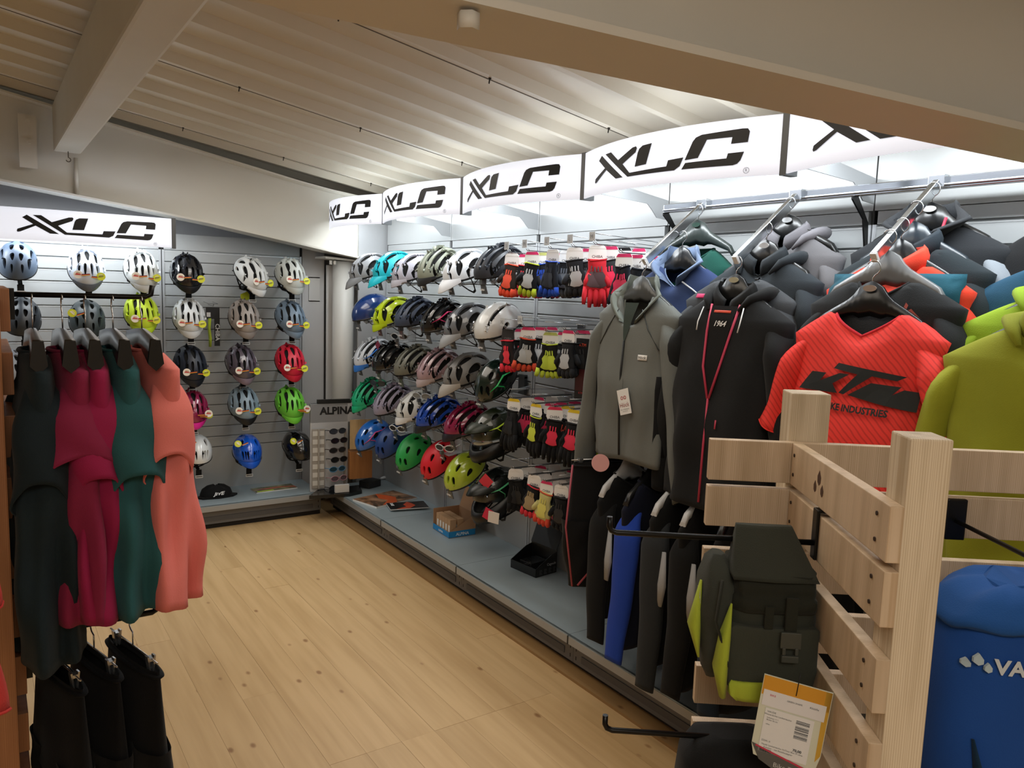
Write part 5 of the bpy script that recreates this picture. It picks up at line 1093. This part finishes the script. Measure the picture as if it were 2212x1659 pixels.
# handlebar bag hanging from the arm
def rbox(m, x0, x1, y0, y1, zs, mi=0, n=28, e=.35, puff=None):
    rs = []
    for k, (z, s) in enumerate(zs):
        cx, cy, hx, hy = (x0 + x1) / 2, (y0 + y1) / 2, (x1 - x0) / 2 * s, (y1 - y0) / 2 * s
        rs.append([Vector((cx + hx * math.copysign(abs(math.cos(a)) ** e, math.cos(a)) + .002 * math.sin(4 * a + z * 60), cy + hy * math.copysign(abs(math.sin(a)) ** e, math.sin(a)) + .002 * math.sin(5 * a + z * 45), z)) for a in [2 * PI * j / n for j in range(n)]])
    m.loft(rs, mi); return m
OLV = F('34372f'); OLD = F('25271f'); LIME = F('a9b83a')
bg = thing('pannier_bag', 'dark olive and lime roll-top bike bag hanging with a price tag', 'bag', L2(a1, -.088, .93), (0, 0, RZR + .0))
m = MB(); rbox(m, -.072, .085, -.06, .075, [(0, .5), (.008, .72), (.03, .92), (.08, 1.0), (.15, 1.0), (.19, .97), (.215, .93)], 0, 40); m.obj('body', OLV, bg)
m = MB(); rbox(m, -.066, .080, -.066, .07, [(.165, 1.0), (.175, 1.03), (.19, 1.03), (.193, .99), (.205, 1.02), (.218, 1.02), (.222, .97), (.235, .99)], 0, 40, .3); m.obj('rolled_band', OLD, bg)
m = MB(); rs = []
for i in range(15):
    f = i / 14; z = .225 + .085 * f; y = -.068 + .058 * f; hw = .078 - .028 * f
    rs.append([Vector((-hw + .006 - .016 * f, y, z)), Vector((.0 - .01 * f, y - .006, z)), Vector((hw + .0 - .01 * f, y, z)), Vector((hw - .01 * f, y + .01 + .06 * (1 - f), z)), Vector((-hw + .006 - .016 * f, y + .01 + .06 * (1 - f), z))])
m.loft(rs, 0); m.obj('top_flap', OLV, bg)
m = MB(); rbox(m, -.075, .086, -.072, -.035, [(.006, .80), (.02, .93), (.06, 1.0), (.11, 1.0), (.135, .98), (.14, .9)], 0, 36, .4); m.obj('front_pocket', F('3a3d34'), bg)
m = MB(); rbox(m, -.120, -.055, -.055, .07, [(.015, .35), (.04, .7), (.09, .95), (.15, 1.0), (.20, .9), (.235, .62), (.25, .3)], 0, 32, .6); m.obj('side_pocket', F('3a3d36'), bg)
m = MB(); m.tube([(-.078, -.064, .005), (-.086, -.066, .06), (-.082, -.070, .12), (-.073, -.067, .18)], [.012, .026, .020, .003], 12, 0, True, .5); m.obj('lime_panel', LIME, bg)
m = MB(); m.tube([(-.118, -.03, .06), (-.128, -.02, .12), (-.118, -.01, .2)], [.004, .024, .004], 10, 0, True, .5); m.obj('lime_panel', LIME, bg)
m = MB(); rbox(m, -.07, .02, -.076, -.05, [(.0, .7), (.01, .95), (.03, 1.0), (.038, .9)], 0, 24, .5); m.obj('lime_panel', LIME, bg)
MB().tube([(-.09, -.06, .22), (-.1, -.075, .15), (-.075, -.08, .07)], .008, 8, 0, True, .3).obj('strap', OLD, bg)
m = MB(); m.b2((.015, -.088, .085), (.045, -.08, .098)); m.b2((.012, -.086, .110), (.048, -.08, .140)); m.b2((.016, -.087, .098), (.022, -.08, .112)); m.b2((.038, -.087, .098), (.044, -.08, .112)); m.obj('buckle', mat('41443e', .4), bg, None, None, .002)
MB().b2((-.015, -.075, .14), (.0, -.07, .18)).obj('strap', OLD, bg); MB().b2((.02, -.08, .13), (.04, -.074, .20)).obj('strap', OLD, bg)
text('VA', .03, mat('b9bcb8', .5), bg, lambda x, y: (-.122, .0 - x * .9 - .02, .175 + y), .0006)
# price tag
tg = thing('price_tag', 'large price tag with orange header and bar codes on the green bag', 'tag', L2(a1 - .135, -.056, 1.003), (0, 0, RZR)); tg.rotation_euler = (0, .10, RZR - .30)
m = MB(); m.poly([(-.056, 0), (.056, 0), (.056, -.118), (.048, -.165), (-.05, -.150), (-.056, -.13)], -.001, .001, 0, 1); m.obj('card', mat('d9dcc8', .5), tg)
MB().b2((-.055, -.0016, -.036), (.055, -.001, -.001)).obj('header', mat('d79a2e', .5), tg); MB().poly([(.045, -.001), (.055, -.001), (.055, -.117), (.048, -.13)], -.0016, -.001, 0, 1).obj('header', mat('d3a73c', .5), tg)
MB().b2((-.052, -.0022, -.055), (.050, -.0016, -.026)).obj('sticker', mat('e6e6e8', .5), tg); MB().b2((-.044, -.0022, -.14), (.036, -.0016, -.058)).obj('sticker', mat('e9eaea', .5), tg)
MB().poly([(-.056, -.128), (.05, -.15), (.047, -.164), (.0, -.172), (-.04, -.155)], -.0022, .0012, 0, 1).obj('card_foot', mat('5b5c5a', .5), tg)
MB().box((-.0, -.0024, -.1405), (.1, .0008, .003), (0, .2, 0)).obj('stripe', mat('c83a55', .5), tg)
def tt(s_, sz, x0, z0, c='4a4d50', b=0): text(s_, sz, mat(c, .6), tg, lambda x, y: (x0 + x, -.0027, z0 + y), b)
tt('Bike Travel', .012, .012, -.157, 'c9cac6'); tt('VAUDE', .0045, -.033, -.064); tt('Wasserdichte Lenkertasche', .004, -.022, -.069); tt('Volumen 11 l', .0035, -.030, -.075); tt('Breite 26 cm', .0035, -.030, -.079); tt('olive', .0035, -.036, -.087)
tt('22241 0', .0045, -.034, -.118); tt('70,00', .0065, .018, -.120, '33363a', .0002); tt('Vaude Lenkertasche OnTour Box M olive', .004, -.006, -.125); tt('Zubehör - mit Klickfixadapter', .004, -.012, -.130)
tt('BIKE', .005, -.036, -.034, 'd03a5a'); tt('GREEN SHAPE', .004, .0, -.036); tt('Klickfix', .005, .032, -.036)
m = MB()
for i in range(24): 
    if i not in (5, 6, 13, 18): m.b2((.008, -.0027, -.066 - i * .0014), (.030, -.0022, -.0653 - i * .0014 - (.0004 if i % 3 else 0)))
for i in range(14): m.b2((-.042 + i * .0014, -.0027, -.139), (-.0414 + i * .0014 + (.0003 if i % 3 else 0), -.0022, -.133))
m.obj('bar_code', mat('202224', .6), tg)
MB().tube([(0, -.003, -.022), (0, -.003, .02)], .0008, 5).obj('string', BLK, tg)
# black bag on the lower arm
b2_ = thing('pannier_bag', 'black bag hanging from the lower arm at the bottom edge', 'bag', L2(a1, -.125, .50), (0, 0, RZR))
m = MB(); rbox(m, -.10, .11, -.06, .08, [(0, .9), (.1, 1.0), (.22, 1.0), (.28, .95), (.315, .72), (.325, .4)], 0, 36, .5); m.obj('body', F('0f1011'), b2_)
# blue backpack on the right
br = thing('hanging_arm', 'black bracket and rod on the rear slats carrying the blue backpack', 'display arm', L2(-.032, .335, 1.215), (0, 0, RZR))
MB().b2((-.02, -.008, -.04), (.02, 0, .04)).b2((-.02, -.008, .035), (.02, .02, .045)).obj('bracket', BLKM, br, None, None, .003)
MB().tube([(0, -.008, 0), (.03, -.35, .0), (.03, -.36, .02)], .0045, 8).obj('bar', BLKM, br)
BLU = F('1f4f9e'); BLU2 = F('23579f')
bp_ = thing('backpack', 'blue backpack with white emblem and lettering hanging at the right edge', 'backpack', L2(-.25, .375, .62), (0, 0, RZR + .08))
m = MB(); rs = []
for k, (z, s, dp) in enumerate([(0, .6, .7), (.02, .85, .9), (.1, 1.0, 1), (.22, 1.04, 1.05), (.36, 1.02, 1.0), (.46, .98, .9), (.50, .93, .8), (.525, .84, .65), (.54, .62, .4)]):
    rs.append([Vector((.17 * s * math.copysign(abs(math.cos(a)) ** .6, math.cos(a)), .10 * dp * math.copysign(abs(math.sin(a)) ** .75, math.sin(a)) + .006 * math.sin(5 * a + z * 20), z + .008 * math.sin(3 * a))) for a in [2 * PI * j / 48 for j in range(48)]])
m.loft(rs, 0); m.obj('body', BLU, bp_)
m = MB(); rs = []
for k, (z, s) in enumerate([(.492, 1.0), (.498, 1.04), (.508, 1.04), (.516, .98), (.535, .9), (.552, .74), (.56, .5)]):
    rs.append([Vector((.17 * s * math.copysign(abs(math.cos(a)) ** .6, math.cos(a)), .098 * s * math.copysign(abs(math.sin(a)) ** .75, math.sin(a)), z + .012 * math.cos(a) ** 2 * -1 + .004 * math.sin(7 * a))) for a in [2 * PI * j / 48 for j in range(48)]])
m.loft(rs, 0); m.obj('lid', BLU2, bp_)
MB().tube([(.02, .05, .55), (.02, .0, .60), (.035, -.03, .595), (.05, .0, .56)], .008, 6, 0, True, .4).obj('haul_loop', F('14202c'), bp_)
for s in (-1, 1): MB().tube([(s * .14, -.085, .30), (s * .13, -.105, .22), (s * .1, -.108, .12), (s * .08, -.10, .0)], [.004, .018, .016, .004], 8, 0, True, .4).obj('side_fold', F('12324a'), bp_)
def bps(x, z, l=.006): return (x, -.10 * .97 * (1 - min(.99, abs(x) / .171) ** (1 / .3)) ** .375 - l, z)
text('VAUDE', .036, mat('cfd8de', .5), bp_, lambda x, y: bps(-.062 + x, .432 + y), .0012)
m = MB()
for (dx, dz, s) in [(0, .005, 1), (-.013, -.006, .8), (.013, -.006, .8)]:
    q6 = [bps(-.142 + dx + q[0] * s, .434 + dz + q[1] * s, .009) for q in [(0, .012), (.006, .003), (.006, -.005), (0, -.009), (-.006, -.005), (-.006, .003)]]
    m.add(q6 + [(q[0], q[1] + .005, q[2]) for q in q6], [(0, 1, 2, 3, 4, 5)] + [(k_, (k_ + 1) % 6, (k_ + 1) % 6 + 6, k_ + 6) for k_ in range(6)])
m.obj('emblem', mat('b9ccd6', .5), bp_)
